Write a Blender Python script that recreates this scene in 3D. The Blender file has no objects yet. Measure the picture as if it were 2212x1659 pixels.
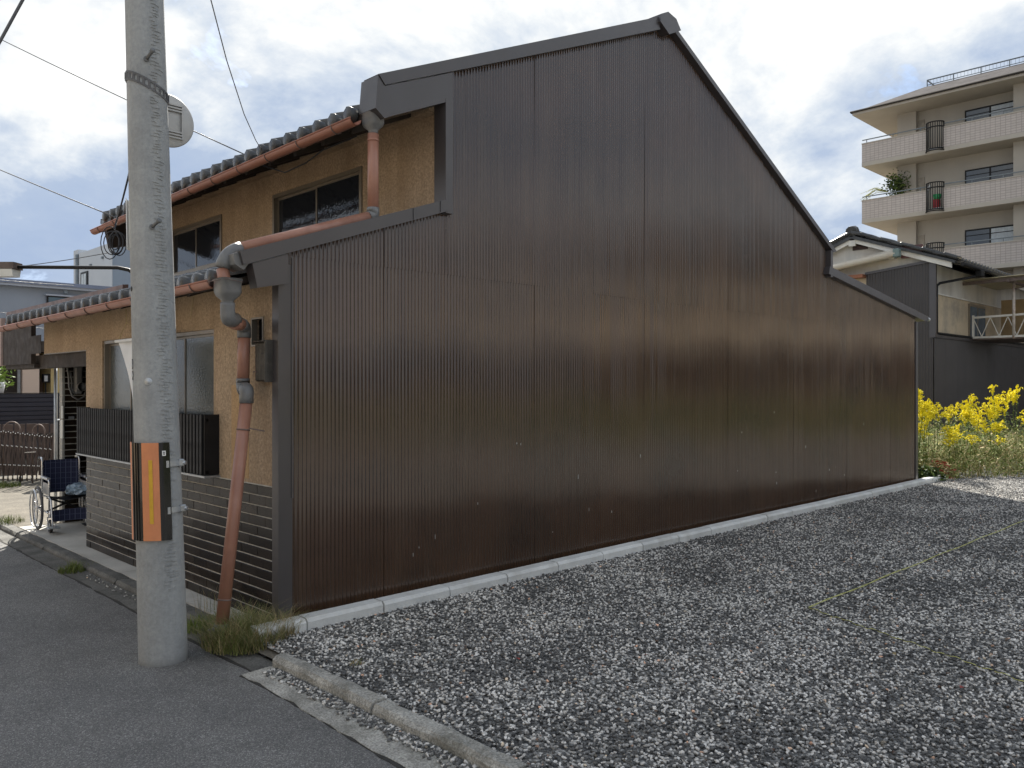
import bpy, bmesh, math, random
import numpy as np
from mathutils import Vector, Matrix
random.seed(7); rng = np.random.default_rng(7)
R = math.radians
scene = bpy.context.scene
COL = scene.collection

# ------------------------------------------------------------------ camera
cam_d = bpy.data.cameras.new('camera'); cam = bpy.data.objects.new('camera', cam_d); COL.objects.link(cam)
CAM = Vector((-2.707, -4.948, 1.6)); HEAD = R(45.417)
cam.location = CAM; cam.rotation_euler = (R(90), 0, HEAD - R(90))
cam_d.sensor_width = 36; cam_d.lens = 36 * 1773 / 2212; cam_d.shift_y = 0.00113
cam_d.clip_start = 0.05; cam_d.clip_end = 2000
scene.camera = cam

# ------------------------------------------------------------------ light
SUN_AZ, SUN_EL = R(53.5), R(40)
sd = Vector((math.cos(SUN_AZ) * math.cos(SUN_EL), math.sin(SUN_AZ) * math.cos(SUN_EL), math.sin(SUN_EL)))
sl = bpy.data.lights.new('sun', 'SUN'); sl.energy = 3.9; sl.angle = R(0.6); sl.color = (1, .94, .84)
sun = bpy.data.objects.new('sun', sl); COL.objects.link(sun)
sun.rotation_euler = (-sd).to_track_quat('-Z', 'Y').to_euler()

world = bpy.data.worlds.new('World'); scene.world = world; world.use_nodes = True
wt = world.node_tree; wt.nodes.clear()
def N(t, kind, **kw):
    n = t.nodes.new(kind)
    for k, v in kw.items():
        if k in n.inputs.keys(): n.inputs[k].default_value = v
        else: setattr(n, k, v)
    return n
def mth(t, op, a, b=None, clamp=False):
    n = t.nodes.new('ShaderNodeMath'); n.operation = op; n.use_clamp = clamp
    for i, v in enumerate((a, b)):
        if v is None: continue
        if isinstance(v, (int, float)): n.inputs[i].default_value = v
        else: t.links.new(v, n.inputs[i])
    return n.outputs[0]
def ramp(t, fac, stops, interp='LINEAR'):
    n = t.nodes.new('ShaderNodeValToRGB'); n.color_ramp.interpolation = interp
    e = n.color_ramp.elements
    while len(e) < len(stops): e.new(.5)
    for i, (p, c) in enumerate(stops):
        e[i].position = p; e[i].color = (*c, 1) if len(c) == 3 else c
    t.links.new(fac, n.inputs[0]); return n.outputs[0]
def mix(t, fac, a, b, mode='MIX'):
    n = t.nodes.new('ShaderNodeMix'); n.data_type = 'RGBA'; n.blend_type = mode
    for s, v in ((0, fac), (6, a), (7, b)):
        if isinstance(v, (int, float)): n.inputs[s].default_value = v
        elif isinstance(v, tuple): n.inputs[s].default_value = (*v, 1)
        else: t.links.new(v, n.inputs[s])
    return n.outputs[2]

sky = N(wt, 'ShaderNodeTexSky', sky_type='NISHITA', sun_disc=False, sun_elevation=SUN_EL,
        sun_rotation=R(90) - SUN_AZ, air_density=1.0, dust_density=1.5, ozone_density=1.2)
tc = N(wt, 'ShaderNodeTexCoord'); sp = N(wt, 'ShaderNodeSeparateXYZ'); wt.links.new(tc.outputs['Generated'], sp.inputs[0])
zz = mth(wt, 'ADD', mth(wt, 'MAXIMUM', sp.outputs[2], 0.0), 0.50)
cb = N(wt, 'ShaderNodeCombineXYZ')
wt.links.new(mth(wt, 'DIVIDE', sp.outputs[0], zz), cb.inputs[0]); wt.links.new(mth(wt, 'DIVIDE', sp.outputs[1], zz), cb.inputs[1])
def wnoise(scale, detail, rough, off, dist=0.0):
    m = N(wt, 'ShaderNodeMapping'); m.inputs['Location'].default_value = off
    wt.links.new(cb.outputs[0], m.inputs[0])
    n = N(wt, 'ShaderNodeTexNoise', Scale=scale, Detail=detail, Roughness=rough, Distortion=dist)
    wt.links.new(m.outputs[0], n.inputs['Vector']); return n.outputs[0]
CLOUD_OFF = (8.8, 1.9, 3)
n1 = wnoise(1.7, 10, .61, CLOUD_OFF, .3)
n2 = wnoise(5.2, 8, .6, (1.7, .3, 2), .2)
cv = mth(wt, 'ADD', mth(wt, 'MULTIPLY', n1, .72), mth(wt, 'MULTIPLY', n2, .28))
ccol = ramp(wt, cv, [(.36, (1.15, 1.45, 2.0)), (.445, (1.32, 1.60, 2.08)), (.50, (1.95, 2.15, 2.42)), (.55, (2.7, 2.76, 2.78)), (.63, (3.6, 3.6, 3.52))])
cov = ramp(wt, n2, [(.24, (0, 0, 0)), (.36, (1, 1, 1))])
skyc = mix(wt, cov, mix(wt, .75, sky.outputs[0], (1.0, 1.65, 2.9)), ccol)
# land below the horizon (a plain dull ground tone; the ground sheet covers it)
skyc = mix(wt, ramp(wt, sp.outputs[2], [(.49, (0, 0, 0)), (.5, (1, 1, 1))]) if False else 1.0, skyc, skyc)
bg = N(wt, 'ShaderNodeBackground', Strength=.12); wt.links.new(skyc, bg.inputs[0])
wo = N(wt, 'ShaderNodeOutputWorld'); wt.links.new(bg.outputs[0], wo.inputs[0])

vs = scene.view_settings
vs.view_transform = 'Standard'; vs.look = 'None'; vs.exposure = 1.6; vs.gamma = 1; vs.use_curve_mapping = False

# ------------------------------------------------------------------ materials
MATS = {}
def mat(name, col, rough=.75, metal=0, var=.18, scale=4.0, bump=.0, bscale=60.0, spec=.5, rnd=0.0,
        streak=None, stain=None, coat=0.0, fine=None, wave=None, trans=0.0):
    """procedural surface: base colour with large and fine variation, streaks, stains and relief"""
    if name in MATS: return MATS[name]
    m = bpy.data.materials.new(name); m.use_nodes = True; t = m.node_tree; b = t.nodes['Principled BSDF']
    c = N(t, 'ShaderNodeTexCoord'); oi = N(t, 'ShaderNodeObjectInfo')
    v = N(t, 'ShaderNodeVectorMath', operation='ADD'); t.links.new(c.outputs['Object'], v.inputs[0])
    sc = N(t, 'ShaderNodeVectorMath', operation='SCALE'); cx = N(t, 'ShaderNodeCombineXYZ')
    for i in range(3): t.links.new(oi.outputs['Random'], cx.inputs[i])
    t.links.new(cx.outputs[0], sc.inputs[0]); sc.inputs['Scale'].default_value = 31.0; t.links.new(sc.outputs[0], v.inputs[1])
    V = v.outputs[0] if rnd else c.outputs['Object']
    def noise(s, d=4, r=.6, vec=None):
        n = N(t, 'ShaderNodeTexNoise', Scale=s, Detail=d, Roughness=r); t.links.new(vec or V, n.inputs['Vector']); return n.outputs[0]
    dk = tuple(x * (1 - var) for x in col); lt = tuple(min(1, x * (1 + var)) for x in col)
    cc = ramp(t, noise(scale), [(.3, dk), (.7, lt)])
    if fine:   # (scale, amount)
        f = ramp(t, noise(fine[0], 3, .7), [(.3, (1 - fine[1],) * 3), (.7, (1 + fine[1],) * 3)])
        cc = mix(t, 1.0, cc, f, 'MULTIPLY')
    if streak:   # vertical runs: (colour, amount, scale)
        mp = N(t, 'ShaderNodeMapping'); mp.inputs['Scale'].default_value = (streak[2], streak[2], streak[2] * .05)
        t.links.new(V, mp.inputs[0])
        f = ramp(t, noise(1.0, 5, .65, mp.outputs[0]), [(.45, (0, 0, 0)), (.75, (streak[1],) * 3)])
        cc = mix(t, f, cc, streak[0])
    if stain:    # blotches: (colour, amount, scale)
        f = ramp(t, noise(stain[2], 6, .65), [(.48, (0, 0, 0)), (.68, (stain[1],) * 3)])
        cc = mix(t, f, cc, stain[0])
    if rnd:
        f = ramp(t, oi.outputs['Random'], [(0, (1 - rnd,) * 3), (1, (1 + rnd,) * 3)])
        cc = mix(t, 1.0, cc, f, 'MULTIPLY')
    t.links.new(cc, b.inputs['Base Color'])
    b.inputs['Roughness'].default_value = rough; b.inputs['Metallic'].default_value = metal
    b.inputs['Specular IOR Level'].default_value = spec; b.inputs['Coat Weight'].default_value = coat
    b.inputs['Coat Roughness'].default_value = .12
    if trans:
        b.inputs['Transmission Weight'].default_value = trans
    if rough > .1 and rough < .9:
        rr = ramp(t, noise(scale * 2.3), [(.3, (rough * .82,) * 3), (.7, (min(1, rough * 1.18),) * 3)])
        t.links.new(rr, b.inputs['Roughness'])
    h = None
    if bump: h = noise(bscale, 4, .65)
    if wave:  # patterned glass: (scale)
        h = noise(wave, 2, .5)
    if h is not None:
        bn = N(t, 'ShaderNodeBump', Strength=min(1, bump or .35), Distance=.01 if not wave else .006); t.links.new(h, bn.inputs['Height'])
        t.links.new(bn.outputs[0], b.inputs['Normal'])
    MATS[name] = m; return m

def gravel_ground_mat():
    m = bpy.data.materials.new('gravel_bed'); m.use_nodes = True; t = m.node_tree; b = t.nodes['Principled BSDF']
    c = N(t, 'ShaderNodeTexCoord')
    vo = N(t, 'ShaderNodeTexVoronoi', Scale=42.0); t.links.new(c.outputs['Object'], vo.inputs['Vector'])
    vo2 = N(t, 'ShaderNodeTexVoronoi', Scale=95.0); t.links.new(c.outputs['Object'], vo2.inputs['Vector'])
    sx = N(t, 'ShaderNodeSeparateColor'); t.links.new(vo.outputs['Color'], sx.inputs[0])
    big = N(t, 'ShaderNodeTexNoise', Scale=1.1, Detail=5, Roughness=.65); t.links.new(c.outputs['Object'], big.inputs['Vector'])
    f = mth(t, 'ADD', sx.outputs[0], mth(t, 'MULTIPLY', mth(t, 'SUBTRACT', big.outputs[0], .5), 1.2))
    cc = ramp(t, f, [(0, (.07, .07, .07)), (.40, (.13, .13, .128)), (.58, (.28, .275, .265)), (1, (.68, .66, .62))])
    edge = ramp(t, vo.outputs['Distance'], [(.0, (1, 1, 1)), (.45, (.9, .9, .9)), (.75, (.25, .25, .25))])
    t.links.new(mix(t, 1.0, cc, edge, 'MULTIPLY'), b.inputs['Base Color']); b.inputs['Roughness'].default_value = .85
    hh = mth(t, 'ADD', mth(t, 'MULTIPLY', vo.outputs['Distance'], -1.0), mth(t, 'MULTIPLY', vo2.outputs['Distance'], -.4))
    bn = N(t, 'ShaderNodeBump', Strength=1.0, Distance=.02); t.links.new(hh, bn.inputs['Height']); t.links.new(bn.outputs[0], b.inputs['Normal'])
    return m
def stone_mat():
    m = bpy.data.materials.new('gravel_stone'); m.use_nodes = True; t = m.node_tree; b = t.nodes['Principled BSDF']
    oi = N(t, 'ShaderNodeObjectInfo')
    big = N(t, 'ShaderNodeTexNoise', Scale=1.0, Detail=5, Roughness=.65); t.links.new(oi.outputs['Location'], big.inputs['Vector'])
    mid = N(t, 'ShaderNodeTexNoise', Scale=9.0, Detail=3, Roughness=.6); t.links.new(oi.outputs['Location'], mid.inputs['Vector'])
    f = mth(t, 'ADD', oi.outputs['Random'], mth(t, 'MULTIPLY', mth(t, 'SUBTRACT', big.outputs[0], .5), 1.3))
    f = mth(t, 'ADD', f, mth(t, 'MULTIPLY', mth(t, 'SUBTRACT', mid.outputs[0], .5), .5))
    cc = ramp(t, f, [(0, (.075, .075, .075)), (.42, (.13, .13, .128)), (.58, (.27, .265, .255)), (.74, (.56, .54, .51)), (1, (.78, .76, .72))])
    nz = N(t, 'ShaderNodeTexNoise', Scale=40.0, Detail=3); g = N(t, 'ShaderNodeNewGeometry'); t.links.new(g.outputs['Position'], nz.inputs['Vector'])
    cc = mix(t, 1.0, cc, ramp(t, nz.outputs[0], [(.3, (.75, .75, .75)), (.7, (1.15, 1.15, 1.15))]), 'MULTIPLY')
    hue = ramp(t, mth(t, 'FRACT', mth(t, 'MULTIPLY', oi.outputs['Random'], 37.0)), [(0, (1, 1, 1)), (.965, (1, 1, 1)), (.985, (1.1, .95, .75)), (.996, (1.2, .75, .55))])
    t.links.new(mix(t, 1.0, cc, hue, 'MULTIPLY'), b.inputs['Base Color']); b.inputs['Roughness'].default_value = .7
    return m
def asphalt_mat():
    m = bpy.data.materials.new('asphalt'); m.use_nodes = True; t = m.node_tree; b = t.nodes['Principled BSDF']
    c = N(t, 'ShaderNodeTexCoord')
    def nz(s, d=4, r=.6):
        n = N(t, 'ShaderNodeTexNoise', Scale=s, Detail=d, Roughness=r); t.links.new(c.outputs['Object'], n.inputs['Vector']); return n.outputs[0]
    vo = N(t, 'ShaderNodeTexVoronoi', Scale=210.0); t.links.new(c.outputs['Object'], vo.inputs['Vector'])
    sx = N(t, 'ShaderNodeSeparateColor'); t.links.new(vo.outputs['Color'], sx.inputs[0])
    cc = ramp(t, sx.outputs[0], [(0, (.10, .10, .10)), (.6, (.168, .168, .165)), (.86, (.235, .232, .225)), (1, (.40, .39, .38))])
    cc = mix(t, 1.0, cc, ramp(t, nz(1.3, 6, .6), [(.3, (.74, .74, .755)), (.7, (1.25, 1.25, 1.24))]), 'MULTIPLY')
    cc = mix(t, ramp(t, nz(.7, 7, .7), [(.56, (0, 0, 0)), (.72, (.5, .5, .5))]), cc, (.05, .05, .05))
    t.links.new(cc, b.inputs['Base Color']); b.inputs['Roughness'].default_value = .72
    hh = mth(t, 'ADD', mth(t, 'MULTIPLY', vo.outputs['Distance'], -1.0), mth(t, 'MULTIPLY', nz(60), .5))
    bn = N(t, 'ShaderNodeBump', Strength=.8, Distance=.008); t.links.new(hh, bn.inputs['Height']); t.links.new(bn.outputs[0], b.inputs['Normal'])
    return m
def brick_mat(name, c1, c2, mort, sx, sy, msize=.012, vertical_axis='YZ'):
    m = bpy.data.materials.new(name); m.use_nodes = True; t = m.node_tree; b = t.nodes['Principled BSDF']
    c = N(t, 'ShaderNodeTexCoord'); s = N(t, 'ShaderNodeSeparateXYZ'); t.links.new(c.outputs['Object'], s.inputs[0])
    k = N(t, 'ShaderNodeCombineXYZ')
    t.links.new(mth(t, 'ADD', s.outputs[0], s.outputs[1]), k.inputs[0]); t.links.new(s.outputs[2], k.inputs[1])
    br = N(t, 'ShaderNodeTexBrick', Scale=1.0); t.links.new(k.outputs[0], br.inputs['Vector'])
    br.offset = 0.0
    for kk, v in (('Color1', (*c1, 1)), ('Color2', (*c2, 1)), ('Mortar', (*mort, 1)), ('Mortar Size', msize), ('Brick Width', sx), ('Row Height', sy)): br.inputs[kk].default_value = v
    t.links.new(br.outputs[0], b.inputs['Base Color']); b.inputs['Roughness'].default_value = .5
    return m
def plaid_mat():
    m = bpy.data.materials.new('plaid_cloth'); m.use_nodes = True; t = m.node_tree; b = t.nodes['Principled BSDF']
    c = N(t, 'ShaderNodeTexCoord'); s = N(t, 'ShaderNodeSeparateXYZ'); t.links.new(c.outputs['Object'], s.inputs[0])
    def line(o, per, w):
        f = mth(t, 'FRACT', mth(t, 'MULTIPLY', o, 1 / per)); return mth(t, 'LESS_THAN', f, w)
    cc = mix(t, line(s.outputs[1], .052, .13), (.012, .016, .05), (.12, .14, .22))
    cc = mix(t, mth(t, 'MULTIPLY', line(s.outputs[2], .06, .1), .6), cc, (.1, .12, .2))
    cc = mix(t, mth(t, 'MULTIPLY', line(s.outputs[1], .026, .4), .35), cc, (.03, .04, .1))
    t.links.new(cc, b.inputs['Base Color']); b.inputs['Roughness'].default_value = .8
    return m

M = dict(
  siding=mat('brown_siding', (.057, .031, .018), .13, var=.25, scale=.9, spec=.8, coat=.25, streak=((.085, .055, .035), .5, 9.0), stain=((.022, .014, .010), .5, .7)),
  trim=mat('brown_trim', (.056, .050, .052), .36, var=.1, scale=2, spec=.75),
  stucco=mat('ochre_stucco', (.45, .337, .232), .9, var=.16, scale=1.6, bump=1.0, bscale=70, spec=.2, fine=(48, .34), streak=((.29, .20, .12), .55, 5), stain=((.53, .40, .26), .35, 1.3)),
  tile=mat('glazed_tile', (.018, .0125, .009), .2, var=.35, scale=6, spec=.24, rnd=.35, stain=((.05, .04, .03), .6, 2.2)),
  mortar=mat('mortar', (.50, .48, .43), .9, var=.2, scale=8, bump=.4, bscale=120),
  kawara=mat('roof_tile_clay', (.058, .059, .06), .26, var=.3, scale=7, spec=.4, rnd=.22, bump=.15, bscale=40, stain=((.05, .05, .048), .6, 6)),
  gutter=mat('terracotta_gutter', (.35, .155, .105), .38, var=.2, scale=5, spec=.4, stain=((.20, .10, .08), .6, 5)),
  pipe=mat('terracotta_pipe', (.36, .175, .12), .34, var=.1, scale=4, spec=.45, streak=((.25, .11, .08), .55, 14), stain=((.44, .27, .21), .3, 4)),
  greypvc=mat('grey_pvc', (.155, .155, .155), .36, var=.14, scale=9, spec=.45, stain=((.25, .25, .24), .4, 12)),
  darkwood=mat('dark_wood', (.035, .026, .021), .75, var=.3, scale=5, streak=((.07, .055, .045), .4, 10)),
  oldwood=mat('weathered_wood', (.055, .048, .040), .8, var=.4, scale=9, bump=.6, bscale=50, streak=((.13, .12, .10), .7, 30)),
  black=mat('black_metal', (.011, .011, .012), .55, spec=.3, var=.2, scale=6),
  alum=mat('bronze_aluminium', (.25, .215, .17), .4, metal=.4, var=.1, scale=5),
  glass=mat('patterned_glass', (.020, .024, .032), .05, var=.15, scale=2, spec=.8, bump=.16, wave=34),
  frost=mat('frosted_glass', (.085, .095, .093), .22, var=.22, scale=2.2, spec=.8, bump=.35, wave=55, stain=((.17, .18, .17), .5, 1.5)),
  concrete=mat('concrete', (.40, .40, .38), .85, var=.14, scale=3, bump=.25, bscale=90, fine=(70, .12), stain=((.28, .28, .265), .5, 3)),
  pole=mat('pole_concrete', (.305, .318, .322), .82, var=.15, scale=2.2, bump=.35, bscale=70, fine=(45, .13), streak=((.42, .42, .405), .6, 12), stain=((.225, .23, .235), .55, 2.4)),
  newkerb=mat('kerb_concrete', (.60, .61, .60), .8, var=.1, scale=4, bump=.25, bscale=110, fine=(80, .07), rnd=.08, stain=((.42, .41, .38), .55, 5)),
  oldkerb=mat('worn_concrete', (.36, .35, .32), .92, var=.3, scale=6, bump=1.0, bscale=75, fine=(90, .55), stain=((.09, .09, .07), .7, 4)),
  darkkerb=mat('dirty_concrete', (.13, .128, .12), .92, var=.3, scale=5, bump=.8, bscale=70, fine=(80, .35), stain=((.05, .05, .045), .6, 3)),
  gapshadow=mat('joint_shadow', (.035, .034, .032), .95, var=.3, scale=20),  # colour of the gap shadow beside the gutter strip
  apron=mat('smooth_concrete', (.47, .46, .43), .85, var=.15, scale=1.8, bump=.2, bscale=60, fine=(60, .08), stain=((.33, .32, .29), .6, 2)),
  soil=mat('dry_soil', (.125, .112, .09), .95, var=.3, scale=3, bump=1.0, bscale=25, fine=(45, .35)),
  galv=mat('galvanised_steel', (.46, .48, .50), .42, metal=.7, var=.15, scale=14),
  rust=mat('rusty_steel', (.17, .13, .115), .7, metal=.3, var=.3, scale=12),
  orange=mat('orange_reflective', (.62, .235, .105), .45, var=.08, scale=9, spec=.4),
  stripeblack=mat('gloss_black_plastic', (.010, .010, .011), .12, var=.2, scale=9, spec=.5),
  yellow=mat('yellow_reflective', (.62, .36, .02), .4, var=.08, scale=30),
  white=mat('white_paint', (.78, .78, .76), .55, var=.06, scale=6),
  cloth=mat('white_cloth', (.74, .75, .76), .9, var=.06, scale=5),
  rope_y=mat('yellow_twine', (.55, .55, .20), .8, var=.3, scale=60),
  wire=mat('black_cable', (.015, .016, .02), .5, var=.1),
  wiregrey=mat('grey_cable', (.10, .105, .115), .6, var=.1),
  copper=mat('brown_sheet_metal', (.15, .085, .066), .45, metal=.2, var=.25, scale=4, stain=((.24, .12, .10), .5, 4)),
  pinkboard=mat('pinkish_board', (.36, .27, .24), .7, var=.1, scale=4),
  bluehouse=mat('blue_grey_render', (.25, .28, .33), .85, var=.06, scale=.5, bump=.1, bscale=30),
  bluetrim=mat('blue_grey_fascia', (.36, .39, .45), .6, var=.06, scale=1),
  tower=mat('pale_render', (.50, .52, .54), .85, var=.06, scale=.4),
  towershade=mat('shade_blue_render', (.24, .285, .34), .85, var=.06, scale=.4),  # pale tower's side with its blue shade in the colour; also a vent
  cream=mat('cream_render', (.55, .46, .33), .85, var=.1, scale=1.2, bump=.2, bscale=40),
  creampink=mat('pale_pink_render', (.55, .44, .37), .85, var=.08, scale=1.2),
  navyslat=mat('navy_slat', (.020, .022, .036), .4, var=.2, scale=2),
  gate=mat('gate_bronze', (.040, .030, .030), .42, metal=.2, var=.2, scale=8),
  rivet=mat('bright_rivet', (.75, .74, .72), .3, metal=.8, var=.05),
  silver=mat('silver_tube', (.62, .63, .65), .28, metal=.85, var=.08, scale=9),
  tyre=mat('grey_tyre', (.10, .10, .105), .75, var=.15, scale=20),
  blackvinyl=mat('black_vinyl', (.014, .014, .016), .45, var=.2, scale=12),
  plaid=plaid_mat(),
  bag=mat('clear_blue_bag', (.30, .40, .50), .18, var=.3, scale=12, spec=.7, bump=1.0, bscale=25),
  plaster=mat('stained_plaster', (.60, .57, .51), .88, var=.1, scale=.8, bump=.2, bscale=30, streak=((.32, .31, .29), .6, 2.5), stain=((.36, .29, .22), .5, 1.1)),
  beige=mat('beige_plaster', (.52, .42, .29), .88, var=.12, scale=.7, bump=.2, bscale=30, stain=((.17, .165, .15), .75, .75)),
  whitewood=mat('white_painted_wood', (.68, .66, .61), .7, var=.12, scale=3, stain=((.42, .35, .28), .4, 2)),
  apt=mat('apartment_render', (.42, .385, .33), .85, var=.05, scale=.25, streak=((.34, .31, .265), .6, .8), stain=((.37, .335, .285), .5, .35)),
  apttile=brick_mat('parapet_tile', (.48, .425, .385), (.43, .38, .345), (.29, .26, .235), .21, .115, .012),
  slate=mat('grey_slate', (.085, .080, .082), .95, spec=.05, var=.2, scale=1.3, bump=.4, bscale=6, fine=(3, .18)),
  grail=mat('grey_rail', (.16, .18, .19), .5, metal=.3, var=.1),
  aptglass=mat('dark_window_glass', (.04, .05, .06), .06, var=.3, scale=.7, spec=.9),
  curtain=mat('pale_curtain', (.52, .56, .58), .7, var=.15, scale=6, streak=((.35, .39, .42), .7, 12)),
  leaf=mat('leaf_green', (.105, .15, .032), .8, spec=.2, var=.35, scale=8, rnd=.25),
  leafdark=mat('leaf_dark', (.032, .055, .018), .7, spec=.25, var=.35, scale=8, rnd=.2),
  leafpale=mat('leaf_pale', (.27, .28, .11), .85, spec=.15, var=.3, scale=6, rnd=.25),
  straw=mat('dry_straw', (.42, .33, .17), .8, var=.3, scale=6, rnd=.25),
  golden=mat('goldenrod_yellow', (.80, .70, .035), .75, spec=.15, var=.25, scale=12, rnd=.12),
  grass=mat('grass_green', (.16, .185, .045), .7, var=.35, scale=9, rnd=.2),
  redleaf=mat('red_leaf', (.30, .045, .03), .6, var=.3, scale=20, rnd=.3),
  greenbin=mat('green_plastic', (.03, .33, .11), .45, var=.05), redbin=mat('red_plastic', (.30, .02, .025), .5, var=.1),
  opp=mat('sunny_render', (.60, .47, .33), .85, var=.1, scale=.6), opp2=mat('sunny_grey_render', (.52, .46, .38), .85, var=.1, scale=.6),
  hedge=mat('hedge_green', (.10, .12, .05), .7, var=.4, scale=3),
  canopy=mat('yellowed_sheet', (.50, .44, .30), .6, var=.15, scale=3),
  lampglass=mat('milky_lamp_cover', (.70, .71, .68), .35, var=.06, scale=8),
)
M['gravelbed'] = gravel_ground_mat(); M['stone'] = stone_mat(); M['asphalt'] = asphalt_mat()

# ------------------------------------------------------------------ mesh builder
class MB:
    def __init__(s): s.v = []; s.f = []; s.smooth = []; s.mi = []
    def add(s, vs, fs, sm=False, mi=0):
        n = len(s.v); s.v.extend([tuple(p) for p in vs])
        for f in fs: s.f.append(tuple(i + n for i in f)); s.smooth.append(sm); s.mi.append(mi)
        return s
    def box(s, x0, x1, y0, y1, z0, z1, mi=0):
        v = [(x, y, z) for z in (z0, z1) for y in (y0, y1) for x in (x0, x1)]
        return s.add(v, [(0, 2, 3, 1), (4, 5, 7, 6), (0, 1, 5, 4), (2, 6, 7, 3), (0, 4, 6, 2), (1, 3, 7, 5)], mi=mi)
    def bbox(s, x0, x1, y0, y1, z0, z1, b=.006, mi=0):
        """box with bevelled edges"""
        bm = bmesh.new(); bmesh.ops.create_cube(bm, size=1)
        bmesh.ops.scale(bm, vec=(x1 - x0, y1 - y0, z1 - z0), verts=bm.verts)
        bmesh.ops.translate(bm, vec=((x0 + x1) / 2, (y0 + y1) / 2, (z0 + z1) / 2), verts=bm.verts)
        bmesh.ops.bevel(bm, geom=bm.edges[:], offset=b, segments=1, affect='EDGES')
        bm.verts.index_update()
        s.add([v.co[:] for v in bm.verts], [[v.index for v in f.verts] for f in bm.faces], mi=mi); bm.free(); return s
    def prism(s, poly, axis, a, b, mi=0):
        """2D outline extruded along an axis: axis y -> poly is (x,z); x -> (y,z); z -> (x,y)"""
        def P(p, t): return {'y': (p[0], t, p[1]), 'x': (t, p[0], p[1]), 'z': (p[0], p[1], t)}[axis]
        n = len(poly); v = [P(p, a) for p in poly] + [P(p, b) for p in poly]
        fs = [tuple(range(n)), tuple(range(2 * n - 1, n - 1, -1))] + [(i, i + n, (i + 1) % n + n, (i + 1) % n) for i in range(n)]
        return s.add(v, fs, mi=mi)
    def bar(s, p, q, w, h=None, up=(0, 0, 1), mi=0):
        p, q = Vector(p), Vector(q); d = (q - p).normalized(); h = h or w
        u = Vector(up); sd_ = d.cross(u)
        if sd_.length < 1e-4: sd_ = d.cross(Vector((1, 0, 0)))
        sd_.normalize(); u = sd_.cross(d)
        a = [sd_ * (i * w / 2) + u * (j * h / 2) for i, j in ((-1, -1), (1, -1), (1, 1), (-1, 1))]
        return s.add([p + k for k in a] + [q + k for k in a], [(3, 2, 1, 0), (4, 5, 6, 7), (0, 1, 5, 4), (1, 2, 6, 5), (2, 3, 7, 6), (3, 0, 4, 7)], mi=mi)
    def tube(s, pts, r, seg=10, caps=True, mi=0, closed=False):
        pts = [Vector(p) for p in pts]; n = len(pts)
        rs = r if isinstance(r, (list, tuple)) else [r] * n
        vs_ = []; prev = None
        for i, p in enumerate(pts):
            a = pts[(i - 1) % n] if closed else pts[max(i - 1, 0)]
            b = pts[(i + 1) % n] if closed else pts[min(i + 1, n - 1)]
            d = (b - a).normalized()
            if prev is None:
                u = d.cross(Vector((0, 0, 1)))
                if u.length < .05: u = d.cross(Vector((1, 0, 0)))
            else: u = prev - d * prev.dot(d)
            u.normalize(); prev = u; w = d.cross(u)
            for k in range(seg):
                t = 2 * math.pi * k / seg; vs_.append(p + (u * math.cos(t) + w * math.sin(t)) * rs[i])
        fs = []
        for i in range(n if closed else n - 1):
            j = (i + 1) % n
            for k in range(seg):
                fs.append((i * seg + k, i * seg + (k + 1) % seg, j * seg + (k + 1) % seg, j * seg + k))
        s.add(vs_, fs, sm=True, mi=mi)
        if caps and not closed:
            m = len(s.v) - n * seg
            s.f.append(tuple(m + k for k in range(seg - 1, -1, -1))); s.smooth.append(False); s.mi.append(mi)
            s.f.append(tuple(m + (n - 1) * seg + k for k in range(seg))); s.smooth.append(False); s.mi.append(mi)
        return s
    def lathe(s, prof, c, axis=(0, 0, 1), seg=20, a0=0, a1=2 * math.pi, mi=0):
        """profile (r, h) spun round an axis through c"""
        ax = Vector(axis).normalized(); u = ax.cross(Vector((0, 1, 0)))
        if u.length < .05: u = ax.cross(Vector((1, 0, 0)))
        u.normalize(); w = ax.cross(u); c = Vector(c); vs_ = []; full = abs(a1 - a0 - 2 * math.pi) < 1e-6
        m = seg if full else seg + 1
        for r_, h in prof:
            for k in range(m):
                t = a0 + (a1 - a0) * k / seg; vs_.append(c + ax * h + (u * math.cos(t) + w * math.sin(t)) * r_)
        fs = []
        for i in range(len(prof) - 1):
            for k in range(seg):
                k2 = (k + 1) % m; fs.append((i * m + k, i * m + k2, (i + 1) * m + k2, (i + 1) * m + k))
        return s.add(vs_, fs, sm=True, mi=mi)
    def build(s, name, mats, parent=None, off=None):
        me = bpy.data.meshes.new(name)
        o_ = Vector(off) if off is not None else (wloc(parent) if parent is not None else Vector((0, 0, 0)))
        me.from_pydata([(x - o_.x, y - o_.y, z - o_.z) for x, y, z in s.v], [], s.f)
        for m_ in (mats if isinstance(mats, (list, tuple)) else [mats]): me.materials.append(m_)
        me.polygons.foreach_set('use_smooth', s.smooth); me.polygons.foreach_set('material_index', s.mi); me.update()
        o = bpy.data.objects.new(name, me); COL.objects.link(o)
        if parent is not None: o.parent = parent; WL[o.name] = o_
        return o
WL = {}
def wloc(o):
    return WL.get(o.name, Vector((0, 0, 0)))
def tag(o, label=None, cat=None, group=None, kind=None):
    for k, v in (('label', label), ('category', cat), ('group', group), ('kind', kind)):
        if v: o[k] = v
    return o
def thing(name, label, cat, loc=(0, 0, 0), group=None, rz=0):
    o = bpy.data.objects.new(name, None); COL.objects.link(o); o.location = loc; o.rotation_euler = (0, 0, rz)
    o.empty_display_size = .2
    WL[o.name] = Vector(loc) if rz == 0 else Vector((0, 0, 0)); return tag(o, label, cat, group)
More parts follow.
